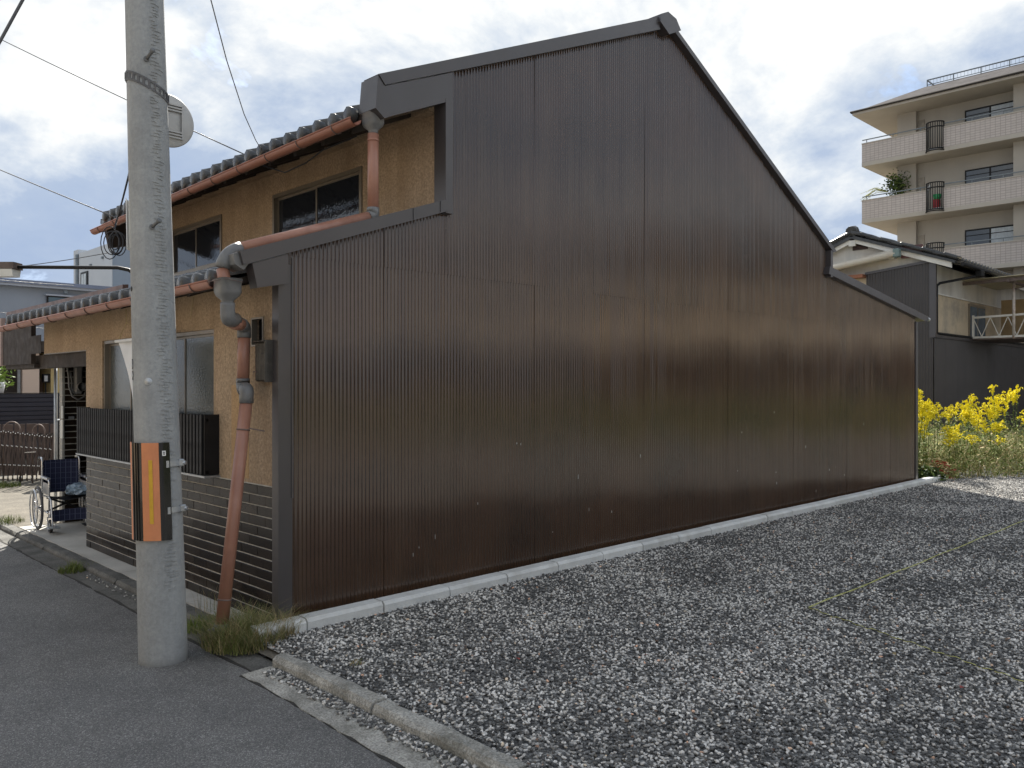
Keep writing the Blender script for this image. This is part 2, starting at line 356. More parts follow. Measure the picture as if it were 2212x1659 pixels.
def at(name, mesh_ob, loc, parent, scl=None, rot=None):
    """another object sharing a mesh"""
    o = bpy.data.objects.new(name, mesh_ob if isinstance(mesh_ob, bpy.types.Mesh) else mesh_ob.data); COL.objects.link(o); o.parent = parent
    o.location = Vector(loc) - wloc(parent)
    if scl: o.scale = scl
    if rot: o.rotation_euler = rot
    return o
def mesh_of(mb, name, m): 
    me = bpy.data.meshes.new(name); me.from_pydata(mb.v, [], mb.f)
    for m_ in (m if isinstance(m, (list, tuple)) else [m]): me.materials.append(m_)
    me.polygons.foreach_set('use_smooth', mb.smooth); me.polygons.foreach_set('material_index', mb.mi); me.update(); return me
def struct(o): o['kind'] = 'structure'; return o
def copy_thing(o, loc, label=None, rz=None, scl=None):
    c = o.copy(); COL.objects.link(c); c.location = loc
    if rz is not None: c.rotation_euler = (0, 0, rz)
    if scl is not None: c.scale = scl
    if label: c['label'] = label
    for ch in list(o.children):
        d = ch.copy(); COL.objects.link(d); d.parent = c
        for g in list(ch.children):
            e = g.copy(); COL.objects.link(e); e.parent = d
    return c
def sag(p, q, s, n=14):
    p, q = Vector(p), Vector(q); return [p.lerp(q, i / n) - Vector((0, 0, s * 4 * (i / n) * (1 - i / n))) for i in range(n + 1)]

# ================================================================== SETTING
RZ = -.05     # road level
g = MB(); g.box(-400, 400, -400, 400, -.9, -.10); struct(g.build('ground', M['soil']))
g = MB(); g.add([(-4.6, -60, RZ), (-.33, -60, RZ), (-.33, 60, RZ), (-4.6, 60, RZ)], [(0, 1, 2, 3)]); struct(g.build('road', M['asphalt']))
# gutter strip of worn concrete along the road edge, with a ragged outer line
def ragged(x0, y0, y1, step, amp):
    out = []; y = y0
    while y <= y1 + 1e-6: out.append((x0 + random.uniform(-amp, amp), y)); y += step
    return out
def strip(name, e0, e1, z0, z1, m, th=.05):
    n = len(e0); v = [(x, y, z0) for x, y in e0] + [(x, y, z1) for x, y in e1] + [(x, y, z0 - th) for x, y in e0]
    f = [(i, i + n, i + n + 1, i + 1) for i in range(n - 1)] + [(i, i + 1, i + 1 + 2 * n, i + 2 * n) for i in range(n - 1)]
    b = MB(); b.add(v, f); return struct(b.build(name, m))
ys = np.linspace(-9, -.55, 90)
strip('gutter_strip', [(-.545 - .02 * math.sin(y * 2) + random.uniform(-.012, .012), y) for y in ys], [(-.345, y) for y in ys], RZ + .006, RZ + .012, M['oldkerb'], .03)
ys = np.linspace(-.55, 9, 90)
strip('gutter_strip', [(-.46 + random.uniform(-.012, .012), y) for y in ys], [(-.30, y) for y in ys], RZ + .006, RZ + .010, M['darkkerb'], .03)
# joint between asphalt and gutter strip, the gap's shadow laid as a dark strip
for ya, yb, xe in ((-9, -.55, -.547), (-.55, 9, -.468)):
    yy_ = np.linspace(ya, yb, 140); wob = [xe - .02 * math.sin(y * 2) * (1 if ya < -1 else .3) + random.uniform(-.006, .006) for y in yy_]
    strip('gutter_joint', [(x - random.uniform(.004, .012), y) for x, y in zip(wob, yy_)], [(x + .03, y) for x, y in zip(wob, yy_)], RZ + .003, RZ + .004, M['gapshadow'], .01)
# gravel lot and yard sheets
b = MB(); b.add([(-.255, -14, 0), (30, -14, 0), (30, .0, 0), (-.255, .0, 0)], [(0, 1, 2, 3)]); pass
struct(b.build('gravel_lot', M['gravelbed']))
# old kerbs: separate cast lengths, rough and unevenly worn
def rough_block(x0, x1, y0, y1, z0, z1, amp, nx=2, ny=10):
    b = MB(); vs_ = []
    prof = [(x0, z0), (x0 + .004, z1 - .022), (x0 + .02, z1)] + [(x0 + (x1 - x0) * k / nx, z1) for k in range(1, nx)] + [(x1, z1 - .004), (x1, z0)]
    for j in range(ny + 1):
        y = y0 + (y1 - y0) * j / ny
        for k, (x, z) in enumerate(prof):
            a = amp if 0 < k < len(prof) - 1 else 0
            vs_.append((x + random.uniform(-a, a), y, z + random.uniform(-a, a)))
    n = len(prof); fs = [(j * n + k, j * n + k + 1, (j + 1) * n + k + 1, (j + 1) * n + k) for j in range(ny) for k in range(n - 1)]
    fs += [tuple(range(n - 1, -1, -1)), tuple(ny * n + k for k in range(n))]
    b.add(vs_, fs); return b
b = MB(); b.add([(-.31, -.57, -.018), (-.10, -.57, -.006), (-.10, .2, -.006), (-.31, .2, -.022)], [(0, 1, 2, 3)]); struct(b.build('soil_patch', M['soil']))
ok = struct(bpy.data.objects.new('old_kerb', None)); COL.objects.link(ok)
y = -.56
for i in range(9):
    rough_block(-.345, -.245, y - .985, y, -.12, .018 + random.uniform(-.004, .004), .006).build('kerb_block', M['oldkerb'], ok); y -= 1.0
dk = struct(bpy.data.objects.new('dark_kerb', None)); COL.objects.link(dk)
y = .16
for i in range(11):
    rough_block(-.30, -.175, y, y + .985, -.12, .0 + random.uniform(-.003, .003), .004).build('kerb_block', M['darkkerb'], dk); y += 1.0
# smooth concrete apron in front of the facade (slabs with open joints) and porch floor
ap = struct(bpy.data.objects.new('pavement', None)); COL.objects.link(ap)
y = -.02
for L in (1.05, 1.35, 1.42, 1.75):
    MB().box(-.172, .06, y + .004, y + L - .004, -.1, .002).build('paving_slab', M['apron'], ap); y += L
MB().box(.063, 1.95, 3.80, 5.50, -.1, .0).build('paving_slab', M['apron'], ap)
b = MB(); b.add([(-.17, 5.56, -.004), (6, 5.56, -.004), (6, 12.9, .0), (-.17, 12.9, .0)], [(0, 1, 2, 3)]); struct(b.build('yard', M['soil']))
# kerb of pale new blocks along the siding
nk = struct(bpy.data.objects.new('kerb', None)); COL.objects.link(nk)
kb = MB(); L = .596
prof = [(0, -.12), (0, .055), (.02, .078), (.115, .080), (.12, .070), (.12, -.12)]
kb.prism([(p[0], p[1]) for p in prof], 'x', 0, L)
kme = mesh_of(kb, 'kerb_block', M['newkerb'])
xs = -.245; first = True
while xs < 12.0:
    o = bpy.data.objects.new('kerb_block', kme); COL.objects.link(o); o.parent = nk
    ln = .33 if first else L
    o.scale = (ln / L, 1, 1); o.location = (xs, -.215 + random.uniform(-.004, .004), random.uniform(-.003, .003)); o.rotation_euler = (0, 0, random.uniform(-.004, .004))
    xs += ln + .011; first = False

# ================================================================== HOUSE
H = thing('corrugated_house', 'old two-storey house with dark brown corrugated side wall and ochre stucco front', 'house', (0, 0, 0))
def part(mb, name, m, parent=H, label=None):
    o = mb.build(name, m, parent)
    if label: o['label'] = label
    return o
# core volumes behind the cladding (floors, back walls)
core = [(.12, 0), (.12, 2.40), (1.50, 2.84), (1.50, 3.84), (4.3, 5.10), (8.15, 3.20), (8.15, 2.98), (11.36, 2.60), (11.36, 0)]
core2 = [(1.95, 0), (1.95, 1.98), (.30, 2.0), (.30, 2.44), (1.50, 2.84), (1.50, 3.84), (4.3, 5.10), (8.15, 3.20), (8.15, 2.98), (11.36, 2.60), (11.36, 0)]
b = MB(); b.prism(core, 'y', .035, 3.79); b.prism(core2, 'y', 3.79, 5.50); part(b, 'wall_core', M['darkwood'])
# corrugated side wall: sheets of their own, lapped at mid height, ribs as geometry
PITCH, AMP, SEG = .0318, .0038, 8
def topz(x):
    if x < 1.43: return 2.500 + (x - .029) * .348
    if x < 4.30: return 4.065 + (x - 1.436) * .4222
    if x < 8.12: return 5.335 - (x - 4.30) * .4872
    return 3.12 - (x - 8.12) * .121
def sheet(x0, x1, zlo, zhi, yoff, dz=0.0):
    n = max(2, int(round((x1 - x0) / PITCH * SEG))); v = []; f = []
    for i in range(n + 1):
        x = x0 + (x1 - x0) * i / n
        rb = int(x / PITCH); hs = math.sin(rb * 12.9898 + dz) * 43758.5453; hs -= math.floor(hs)
        yy = -.008 + yoff - AMP * (.82 + .36 * hs) * math.sin(2 * math.pi * x / PITCH)
        zt = topz(x) if zhi is None else min(zhi, topz(x)); zb = min(zlo, zt - .01)
        k = 8
        for j in range(k + 1):
            z = zb + (zt - zb) * j / k; v.append((x, yy + .0022 * math.sin(z * 2.1 + x * 3.3 + dz) + .0012 * (hs - .5) * math.sin(z * 5.0 + hs * 6.28), z))
    for i in range(n):
        for j in range(k): f.append((i * (k + 1) + j, (i + 1) * (k + 1) + j, (i + 1) * (k + 1) + j + 1, i * (k + 1) + j + 1))
    b = MB(); b.add(v, f, sm=True); return part(b, 'siding_sheet', M['siding'])
x = .05; wds = 0.795
cuts = [.05]
while cuts[-1] < 11.2: cuts.append(min(11.42, cuts[-1] + wds))
for i in range(len(cuts) - 1):
    a, c = cuts[i], cuts[i + 1]
    lap = 2.515 if a < 3 else (2.505 if a < 8 else 9)
    yo = -.0022 * (i % 2)
    sheet(a - .004, c + .012, .03, None if lap == 9 else lap, yo, i)
    if lap < 9:
        if a < 1.43 < c:
            sheet(a - .004, 1.43, lap - .05, None, yo - .004, i * 1.7); sheet(1.431, c + .012, lap - .05, None, yo - .0045, i * 1.3)
        else: sheet(a - .004, c + .012, lap - .05, None, yo - .004, i * 1.7)
b = MB()
for k in range(22):
    xx, z0_ = random.uniform(.8, 9.5), random.choice((random.uniform(.15, .55), random.uniform(.15, 1.3)))
    b.box(xx, xx + random.uniform(.003, .008), -.0165, -.0152, z0_, z0_ + random.uniform(.008, .04))
part(b, 'paint_flecks', M['concrete'])['kind'] = 'stuff'
# trims
b = MB(); b.box(-.016, .086, -.032, -.018, .02, 2.40); b.box(-.016, -.004, -.018, .052, .02, 2.40); b.box(.078, .090, -.038, -.033, .85, 2.45); part(b, 'corner_trim', M['trim'])
b = MB(); b.box(1.372, 1.448, -.082, .058, 2.93, 3.815); part(b, 'corner_trim', M['trim'])
b = MB(); b.box(11.405, 11.50, -.03, .03, .02, 2.64); part(b, 'corner_trim', M['trim'])
b = MB(); b.prism([(.742, 3.832), (4.16, 5.318), (4.19, 5.20), (.80, 3.768)], 'y', -.088, .10); part(b, 'rake_trim', M['trim'])
b = MB(); b.prism([(4.45, 5.31), (8.30, 3.425), (8.21, 3.400), (4.44, 5.258)], 'y', -.088, .10); b.box(8.12, 8.185, -.085, .05, 3.06, 3.42); part(b, 'rake_trim', M['trim'])
b = MB(); b.prism([(8.09, 3.20), (11.84, 2.735), (11.66, 2.655), (8.06, 3.095)], 'y', -.088, .10); part(b, 'rake_trim', M['trim'])
b = MB(); b.prism([(-.31, 2.442), (1.40, 3.040), (1.40, 2.948), (-.285, 2.358)], 'y', -.088, .06); part(b, 'rake_trim', M['trim'])
for xj, zj in ((1.05, 2.83), (1.31, 2.925)): b = MB(); b.box(xj, xj + .003, -.0915, -.0885, zj, zj + .085); part(b, 'trim_joint', M['black'])
# boxed eave ends
b = MB(); b.prism([(.72, 3.585), (.742, 3.826), (.80, 3.762), (1.445, 4.032), (1.445, 3.815), (.86, 3.558), (.80, 3.528)], 'y', -.080, .13); part(b, 'eave_box', M['trim'])
b = MB(); b.prism([(-.222, 2.374), (.028, 2.462), (.028, 2.268), (-.188, 2.222)], 'y', -.078, .02); part(b, 'eave_box', M['trim'])
b = MB(); b.prism([(-.34, 2.425), (-.30, 2.445), (-.24, 2.37), (-.27, 2.33), (-.33, 2.36)], 'y', -.06, .10); part(b, 'eave_end_cap', M['greypvc'])
# ridge cap
b = MB(); b.prism([(4.155, 5.262), (4.178, 5.348), (4.29, 5.402), (4.435, 5.374), (4.52, 5.28), (4.31, 5.178)], 'y', -.115, .05); part(b, 'ridge_cap', M['trim'])
b = MB(); b.tube([(4.31, .06, 5.33), (4.31, 5.6, 5.33)], .075, 12); b.prism([(4.2, 5.20), (4.2, 5.33), (4.42, 5.33), (4.42, 5.20)], 'y', .06, 5.55); part(b, 'ridge_tiles', M['kawara'])
# roofs: decks with soffits
def deck(x0, z0, x1, z1, y0, y1, th, name, m):
    b = MB(); b.prism([(x0, z0), (x1, z1), (x1, z1 - th), (x0, z0 - th)], 'y', y0, y1); return part(b, name, m)
UR = deck(.74, 3.585, 4.31, 5.215, .11, 5.62, .05, 'upper_roof', M['darkwood'])
deck(4.31, 5.215, 8.22, 3.35, .11, 5.62, .05, 'rear_roof', M['kawara'])
deck(8.10, 3.11, 11.78, 2.66, .11, 5.62, .05, 'rear_lean_to_roof', M['kawara'])
LR = deck(-.33, 2.262, 1.50, 2.877, .10, 5.52, .04, 'lower_roof', M['darkwood'])
# rafters under both eaves
b = MB()
for k in range(13):
    yy = .30 + k * .43; b.prism([(.80, 3.555), (1.42, 3.838), (1.42, 3.788), (.80, 3.505)], 'y', yy, yy + .045)
    b.prism([(-.28, 2.265), (.0, 2.36), (.0, 2.315), (-.28, 2.22)], 'y', yy, yy + .045)
part(b, 'rafters', M['darkwood'])['kind'] = 'stuff'
# clay tiles: roll and trough profile; eave tiles carry a drooping lip and a round end
TW, TL = .224, .235
def tile_mesh(eave, slope):
    b = MB(); n = 12; v = []
    prof = []
    for i in range(n + 1):
        t = i / n; yy = t * (TW + .014)
        z = .066 * math.sin(math.pi * min(1, yy / .112)) ** .85 if yy < .112 else -.026 * math.sin(math.pi * (yy - .112) / (TW + .014 - .112))
        prof.append((yy, z))
    c, s_ = math.cos(slope), math.sin(slope)
    rows = [(0.0, .018), (TL + .02, .0)]
    for lx, lift in rows:
        for yy, z in prof: v.append((lx * c - (z + lift) * s_, yy, lx * s_ + (z + lift) * c))
    for yy, z in prof: v.append((v[0][0] * 0 + 0.0 - (z + .002) * s_, yy, (z + .002) * c - .004))
    m = n + 1; f = [(i, i + 1, m + i + 1, m + i) for i in range(n)] + [(i + 1, i, 2 * m + i, 2 * m + i + 1) for i in range(n)]
    b.add(v, f, sm=True)
    if eave:
        lip = []
        for yy, z in prof: lip.append((-.006, yy, z * .9 + .015))
        for yy, z in prof: lip.append((-.010, yy, min(z, .0) - (.034 if yy > .11 else .02)))
        b.add(lip, [(i + 1, i, m + i, m + i + 1) for i in range(n)])
        b.lathe([(.0, -.034), (.046, -.034), (.058, -.024), (.058, .03)], (0, .056, .022), axis=(1, 0, .0), seg=14)
    return mesh_of(b, 'roof_tile', M['kawara'])
def lay(parent, x0, z0, slope, y0, y1, rows, top_rows, ymax=99):
    te, tb = tile_mesh(True, slope), tile_mesh(False, slope); rest = MB()
    ncol = int((y1 - y0) / TW)
    for r_ in range(rows + top_rows):
        for k in range(ncol):
            p = (x0 + r_ * TL * math.cos(slope), y0 + k * TW, z0 + r_ * TL * math.sin(slope))
            if p[1] > ymax and r_ > 1: continue
            if r_ < rows:
                o = at('roof_tile', te if r_ == 0 else tb, (p[0] + random.uniform(-.004, .004), p[1], p[2] + random.uniform(-.003, .003)), parent)
                o.rotation_euler = (random.uniform(-.012, .012), random.uniform(-.01, .01), random.uniform(-.01, .01))
            else:
                rest.add([(a + p[0], bb + p[1], c + p[2]) for a, bb, c in [tuple(q.co) for q in tb.vertices]], [tuple(q.vertices) for q in tb.polygons], sm=True)
    if top_rows: part(rest, 'roof_tiles', M['kawara'], parent)['kind'] = 'stuff'
lay(LR, -.36, 2.268, math.atan(.336), .13, 5.50, 4, 4, 2.75)
lay(UR, .70, 3.575, math.atan(.457), .15, 5.60, 3, 13)
# brown sheet-metal upstand behind the porch tiles, dark end boxing and pinkish end board
b = MB(); b.prism([(.0, 2.335), (.01, 2.515), (.06, 2.52), (.06, 2.335)], 'y', 2.85, 6.86); part(b, 'metal_upstand', M['copper'])
b = MB(); b.box(-.03, .02, 5.62, 6.86, 1.845, 2.31); part(b, 'end_boxing', M['darkwood'])
b = MB(); b.box(-.035, -.031, 5.22, 5.62, 1.955, 2.16); part(b, 'end_panel', M['darkwood'])
b = MB(); b.box(-.05, .03, 6.865, 7.5, 1.845, 2.44); part(b, 'end_board', M['pinkboard'])
b = MB(); b.box(.06, .20, 3.80, 6.85, 1.795, 1.945); b.box(.0, .06, 5.62, 6.85, 1.80, 1.845); part(b, 'porch_beam', M['darkwood'])
b = MB(); b.box(.20, 1.94, 3.80, 5.6, 1.93, 1.97); part(b, 'porch_ceiling', M['darkwood'])
# ground-floor front wall in stucco, built round its openings; the wall stands 10 mm proud of the tiled base
def wall_with_holes(x0, x1, y0, y1, z0, z1, holes):
    b = MB(); yc = sorted({y0, y1, *[h[0] for h in holes], *[h[1] for h in holes]}); zc = sorted({z0, z1, *[h[2] for h in holes], *[h[3] for h in holes]})
    for i in range(len(yc) - 1):
        zs = z0
        for j in range(len(zc) - 1):
            ym, zm = (yc[i] + yc[i + 1]) / 2, (zc[j] + zc[j + 1]) / 2
            hole = any(h[0] < ym < h[1] and h[2] < zm < h[3] for h in holes)
            if hole:
                if zc[j] > zs: b.box(x0, x1, yc[i], yc[i + 1], zs, zc[j])
                zs = zc[j + 1]
        if zs < z1: b.box(x0, x1, yc[i], yc[i + 1], zs, z1)
    return b
WIN_L = (.951, 3.343, .99, 2.02); SMALL = (.185, .36, 1.865, 2.065)
b = wall_with_holes(-.004, .115, .053, 3.806, .925, 2.30, [WIN_L, SMALL]); b.box(-.004, .058, 3.806, 5.215, 1.948, 2.30); part(b, 'front_wall', M['stucco'])
b = MB(); b.box(-.004, .0585, 3.806, 5.215, 1.940, 1.9475); part(b, 'header_edge', M['alum'])
# a rectangle of older, paler render behind the pipe
b = MB(); b.box(-.0065, -.0042, .40, .66, .95, 1.60); part(b, 'render_patch', mat('pale_render_patch', (.47, .31, .165), .9, var=.12, scale=3, bump=1.0, bscale=95, fine=(85, .2)))
def win(y0, y1, z0, z1, xf, npane, glassm, deep=.055, fw=.028, parent=H, label=None, cat='window'):
    f = MB(); xa, xb = xf - .012, xf + deep
    f.box(xa, xb, y0, y0 + fw, z0, z1); f.box(xa, xb, y1 - fw, y1, z0, z1); f.box(xa, xb, y0 + fw, y1 - fw, z1 - fw, z1); f.box(xa - .006, xb, y0 + fw, y1 - fw, z0, z0 + fw)
    o = part(f, 'window', M['alum'], parent)
    if label: o['label'] = label
    w = (y1 - y0 - 2 * fw) / npane
    for i in range(npane):
        a = y0 + fw + i * w; xo = xf + .012 + (.020 if i % 2 else 0)
        p = MB(); p.box(xo + .006, xo + .010, a + .004, a + w - .004, z0 + fw + .004, z1 - fw - .004); part(p, 'pane', glassm, o)
        s = MB(); 
        for q in (a, a + w - .020): s.box(xo, xo + .016, q, q + .020, z0 + fw, z1 - fw)
        s.box(xo, xo + .016, a + .020, a + w - .020, z1 - fw - .02, z1 - fw); s.box(xo, xo + .016, a + .020, a + w - .020, z0 + fw, z0 + fw + .03)
        part(s, 'sash', M['alum'], o)
    return o
win(WIN_L[0] + .002, WIN_L[1] - .002, WIN_L[2] + .002, WIN_L[3] - .002, .02, 4, M['frost'])
f = MB(); ya, yb, za, zb = SMALL
for q in ((ya + .001, ya + .013, za + .001, zb - .001), (yb - .013, yb - .001, za + .001, zb - .001), (ya + .013, yb - .013, za + .001, za + .013), (ya + .013, yb - .013, zb - .013, zb - .001)): f.box(-.012, .03, *q)
sw = part(f, 'window', M['alum'], label='small dark window behind the downpipe')
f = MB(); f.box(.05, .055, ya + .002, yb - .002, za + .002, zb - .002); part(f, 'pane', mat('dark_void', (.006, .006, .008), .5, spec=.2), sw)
# tiled base of the front wall: every glazed tile its own piece on a mortar bed
TBY0, TBY1, ROWH = .055, 3.802, .0706
W = MB(); W.box(.002, .118, TBY0, TBY1 + .004, -.05, .918); W.box(-.012, .118, TBY0, TBY1, .9181, .9245); wains = part(W, 'tiled_base', M['mortar'])
tb = MB(); tb.bbox(-.0035, .004, .0006, .2262, .0, .0632, .0022); tme = mesh_of(tb, 'tile', M['tile'])
for r_ in range(13):
    z = .004 + r_ * ROWH; yy = TBY0 - (.113 if r_ % 2 else 0)
    while yy < TBY1 - .01:
        a, c = max(yy, TBY0), min(yy + .227, TBY1)
        if c - a > .02:
            o = at('tile', tme, (random.uniform(-.0012, .0012), a, z), wains, scl=(1, (c - a) / .227, 1))
            o.rotation_euler = (0, random.uniform(-.012, .012), random.uniform(-.006, .006))
        yy += .227
# porch far wall, tiled the same way (the two columns in view singly, the rest as one)
W = MB(); W.box(.285, 1.95, 5.502, 5.60, -.05, 1.93); W.box(.262, .2849, 5.497, 5.60, -.05, 1.93); pw = part(W, 'porch_end_wall', M['mortar'])
tb2 = MB(); tb2.bbox(.001, .2255, -.0025, .006, .0, .0605, .0022); tme2 = mesh_of(tb2, 'tile', M['tile'])
rest = MB()
for r_ in range(27):
    z = .004 + r_ * ROWH
    for k in range(7):
        xx = .288 + k * .227 - (.1 if r_ % 2 else 0); a = max(xx, .288); c = min(xx + .227, 1.94)
        if c - a < .03: continue
        if k < 2: at('tile', tme2, (a, 5.497, z), pw, scl=((c - a) / .227, 1, 1))
        else: rest.box(a + .001, c - .001, 5.491, 5.503, z, z + .0605)
part(rest, 'wall_tiles', M['tile'], pw)['kind'] = 'stuff'
cb_ = MB()
for r_ in range(27): cb_.bbox(.257, .284, 5.4905, 5.595, .004 + r_ * ROWH, .0645 + r_ * ROWH, .002)
part(cb_, 'corner_tiles', M['concrete'], pw)
# things fixed in the porch: flexible conduits, meter, plate
b = MB(); b.bbox(.37, .46, 5.40, 5.488, 1.50, 1.86, .02); b.lathe([(.0, .0), (.045, .0), (.05, .03), (.05, .06)], (.43, 5.40, 1.58), axis=(0, -1, 0), seg=14); part(b, 'gas_meter', M['greypvc'])
b = MB()
b.tube([(.27, 5.45, 1.83), (.30, 5.44, 1.80), (.31, 5.43, 1.70), (.315, 5.43, 1.58), (.35, 5.43, 1.47), (.41, 5.43, 1.43), (.47, 5.43, 1.46), (.50, 5.43, 1.55)], .011, 8)
b.tube([(.30, 5.46, 1.78), (.335, 5.45, 1.74), (.345, 5.44, 1.66), (.345, 5.44, 1.55), (.375, 5.44, 1.50), (.42, 5.44, 1.51), (.43, 5.44, 1.55)], .010, 8)
part(b, 'conduit', M['greypvc'])
b = MB(); b.box(.325, .385, 5.485, 5.4905, 1.205, 1.235); part(b, 'name_plate', M['galv'])
b = MB(); b.bbox(.237, .262, 5.43, 5.49, .98, 1.20, .008); b.bbox(.245, .262, 5.44, 5.485, 1.215, 1.36, .004); part(b, 'intercom_box', M['lampglass'])
# window guard: black slats on two rails, with its own ledge
gr = MB(); gr.box(-.105, -.085, .86, 3.70, .955, .975); gr.box(-.105, -.085, .86, 3.70, 1.335, 1.355); gr.box(-.115, -.004, .86, .875, .945, 1.385); gr.box(-.115, -.004, 3.69, 3.705, .945, 1.385)
gr.box(-.085, -.080, .88, 3.69, .98, 1.33)
gg = part(gr, 'window_guard', M['black'])
sl_ = MB(); sl_.bbox(-.128, -.106, 0, .036, .945, 1.385, .003); sme = mesh_of(sl_, 'slat', M['black'])
yy = .885
while yy < 3.66: at('slat', sme, (random.uniform(-.001, .001), yy, 0), gg); yy += .0575
b = MB(); b.box(-.125, -.004, .84, 3.72, .926, .940); part(b, 'guard_ledge', M['galv'])
# old wooden meter box at the corner
b = MB(); b.bbox(-.055, -.005, .062, .205, 1.625, 1.888, .006); b.box(-.062, -.0551, .072, .195, 1.635, 1.878)
mb_ = part(b, 'meter_box', M['oldwood']); b = MB(); b.box(-.075, -.005, .052, .215, 1.8885, 1.897); b.box(-.07, -.005, .046, .060, 1.62, 1.90); part(b, 'box_frame', M['oldwood'], mb_)
b = MB(); b.box(-.068, -.0625, .17, .215, 1.685, 1.695); part(b, 'latch', M['rust'], mb_)
# upper front wall and windows
UW1, UW2 = (1.111, 2.699, 3.03, 3.528), (3.848, 5.30, 2.925, 3.51)
b = wall_with_holes(1.42, 1.498, .062, 5.50, 2.80, 3.86, [UW1, UW2]); part(b, 'upper_wall', M['stucco'])
b = MB(); b.prism([(1.33, 3.79), (1.419, 3.83), (1.419, 3.74), (1.33, 3.74)], 'y', .062, 5.5); part(b, 'wall_moulding', M['stucco'])
for q in (UW1, UW2): win(q[0] + .002, q[1] - .002, q[2] + .002, q[3] - .002, 1.42, 2, M['glass'], deep=.05, fw=.036)
# gutters with strap brackets
def half_gutter(p0, p1, r_, m, nbr):
    p0, p1 = Vector(p0), Vector(p1); b = MB(); n = 10; v = []
    for p in (p0, p1):
        for k in range(n + 1):
            t = math.pi + math.pi * k / n; v.append((p.x + r_ * math.cos(t), p.y, p.z + r_ * math.sin(t)))
        for k in range(n + 1):
            t = 2 * math.pi - math.pi * k / n; v.append((p.x + (r_ - .004) * math.cos(t), p.y, p.z + (r_ - .004) * math.sin(t)))
    m_ = 2 * (n + 1); f = [(k, (k + 1) % m_, m_ + (k + 1) % m_, m_ + k) for k in range(m_)]
    b.add(v, f, sm=True); b.tube([p0 + Vector((-r_, 0, 0)), p1 + Vector((-r_, 0, 0))], .006, 6)
    for p in (p0, p1): b.lathe([(0, 0), (r_ - .002, 0)], p, axis=(0, 1, 0), seg=n, a0=0, a1=math.pi * 2) if False else None
    o = part(b, 'gutter', m)
    for i in range(nbr):
        p = p0.lerp(p1, (i + .5) / nbr); s = MB()
        s.tube([(p.x + (r_ + .004) * math.cos(t), p.y, p.z + (r_ + .004) * math.sin(t)) for t in [math.pi * (1 + k / 7) for k in range(8)]], .005, 5)
        s.bar((p.x + r_, p.y, p.z), (p.x + r_ + .10, p.y, p.z + .03), .012, .004)
        part(s, 'bracket', M['rust'], o)
    return o
half_gutter((.66, .08, 3.530), (.66, 5.66, 3.465), .048, M['gutter'], 11)
half_gutter((-.395, .10, 2.262), (-.395, 5.30, 2.222), .045, M['gutter'], 10)
# upper downpipe: hopper, pipe down the wall corner, run along the lower rake
def hopper(c, w, h, m, name='rain_hopper'):
    x, y, z = c; b = MB()
    rings = [(1.0, h), (1.0, h * .93), (.93, h * .90), (.93, h * .45), (.80, h * .28), (.52, h * .10), (.48, 0), (.48, -h * .12), (.42, -h * .12)]
    v = []; n = 20
    for s_, zz_ in rings:
        for k in range(n):
            t = 2 * math.pi * k / n; q = 4.5 if s_ > .6 else 2
            rr = (abs(math.cos(t)) ** q + abs(math.sin(t)) ** q) ** (-1 / q)
            v.append((x + w * .80 * s_ * rr * math.cos(t), y + w * s_ * rr * math.sin(t), z + zz_))
    f = [(i * n + k, i * n + (k + 1) % n, (i + 1) * n + (k + 1) % n, (i + 1) * n + k) for i in range(len(rings) - 1) for k in range(n)]
    f.append(tuple(range(n)))
    b.add(v, f, sm=True); return part(b, name, m)
hopper((.79, .05, 3.455), .085, .135, M['greypvc'])
def elbow(pts, r_, m=None): b = MB(); b.tube(pts, r_, 14); return b
def arc3(p, c, q, n=6):
    p, c, q = Vector(p), Vector(c), Vector(q); return [(p * (1 - t) ** 2 + c * 2 * t * (1 - t) + q * t * t) for t in [k / n for k in range(n + 1)]]
PR = .041
dp = part(MB().tube([(.79, .05, 3.44), (.79, .05, 2.85)], PR, 16), 'downpipe', M['pipe'])
part(MB().tube([(.79, .05, 3.40), (.79, .05, 3.385)], PR + .003, 16), 'pipe_joint', M['pipe'], dp)
part(MB().tube([(.79, .05, 2.90)] + arc3((.79, .05, 2.86), (.79, .05, 2.835), (.745, .05, 2.823)), PR + .005, 14), 'elbow', M['greypvc'], dp)
dp2 = part(MB().tube([(.75, .05, 2.825), (-.26, .05, 2.472)], PR, 16), 'downpipe', M['pipe'])
part(MB().tube(arc3((-.24, .05, 2.479), (-.34, .05, 2.446), (-.355, .06, 2.345)) , PR + .006, 14), 'elbow', M['greypvc'], dp2)
part(MB().tube([(-.355, .06, 2.34), (-.335, .045, 2.20)], PR - .002, 14), 'pipe_stub', M['pipe'], dp2)
hopper((-.33, .04, 2.125), .092, .150, M['greypvc'])
# bind wire round hopper
part(MB().tube([(-.40, .14, 2.262), (-.42, .05, 2.258), (-.38, -.05, 2.265), (-.28, -.06, 2.25)], .003, 5), 'tie_wire', M['rust'], dp2)
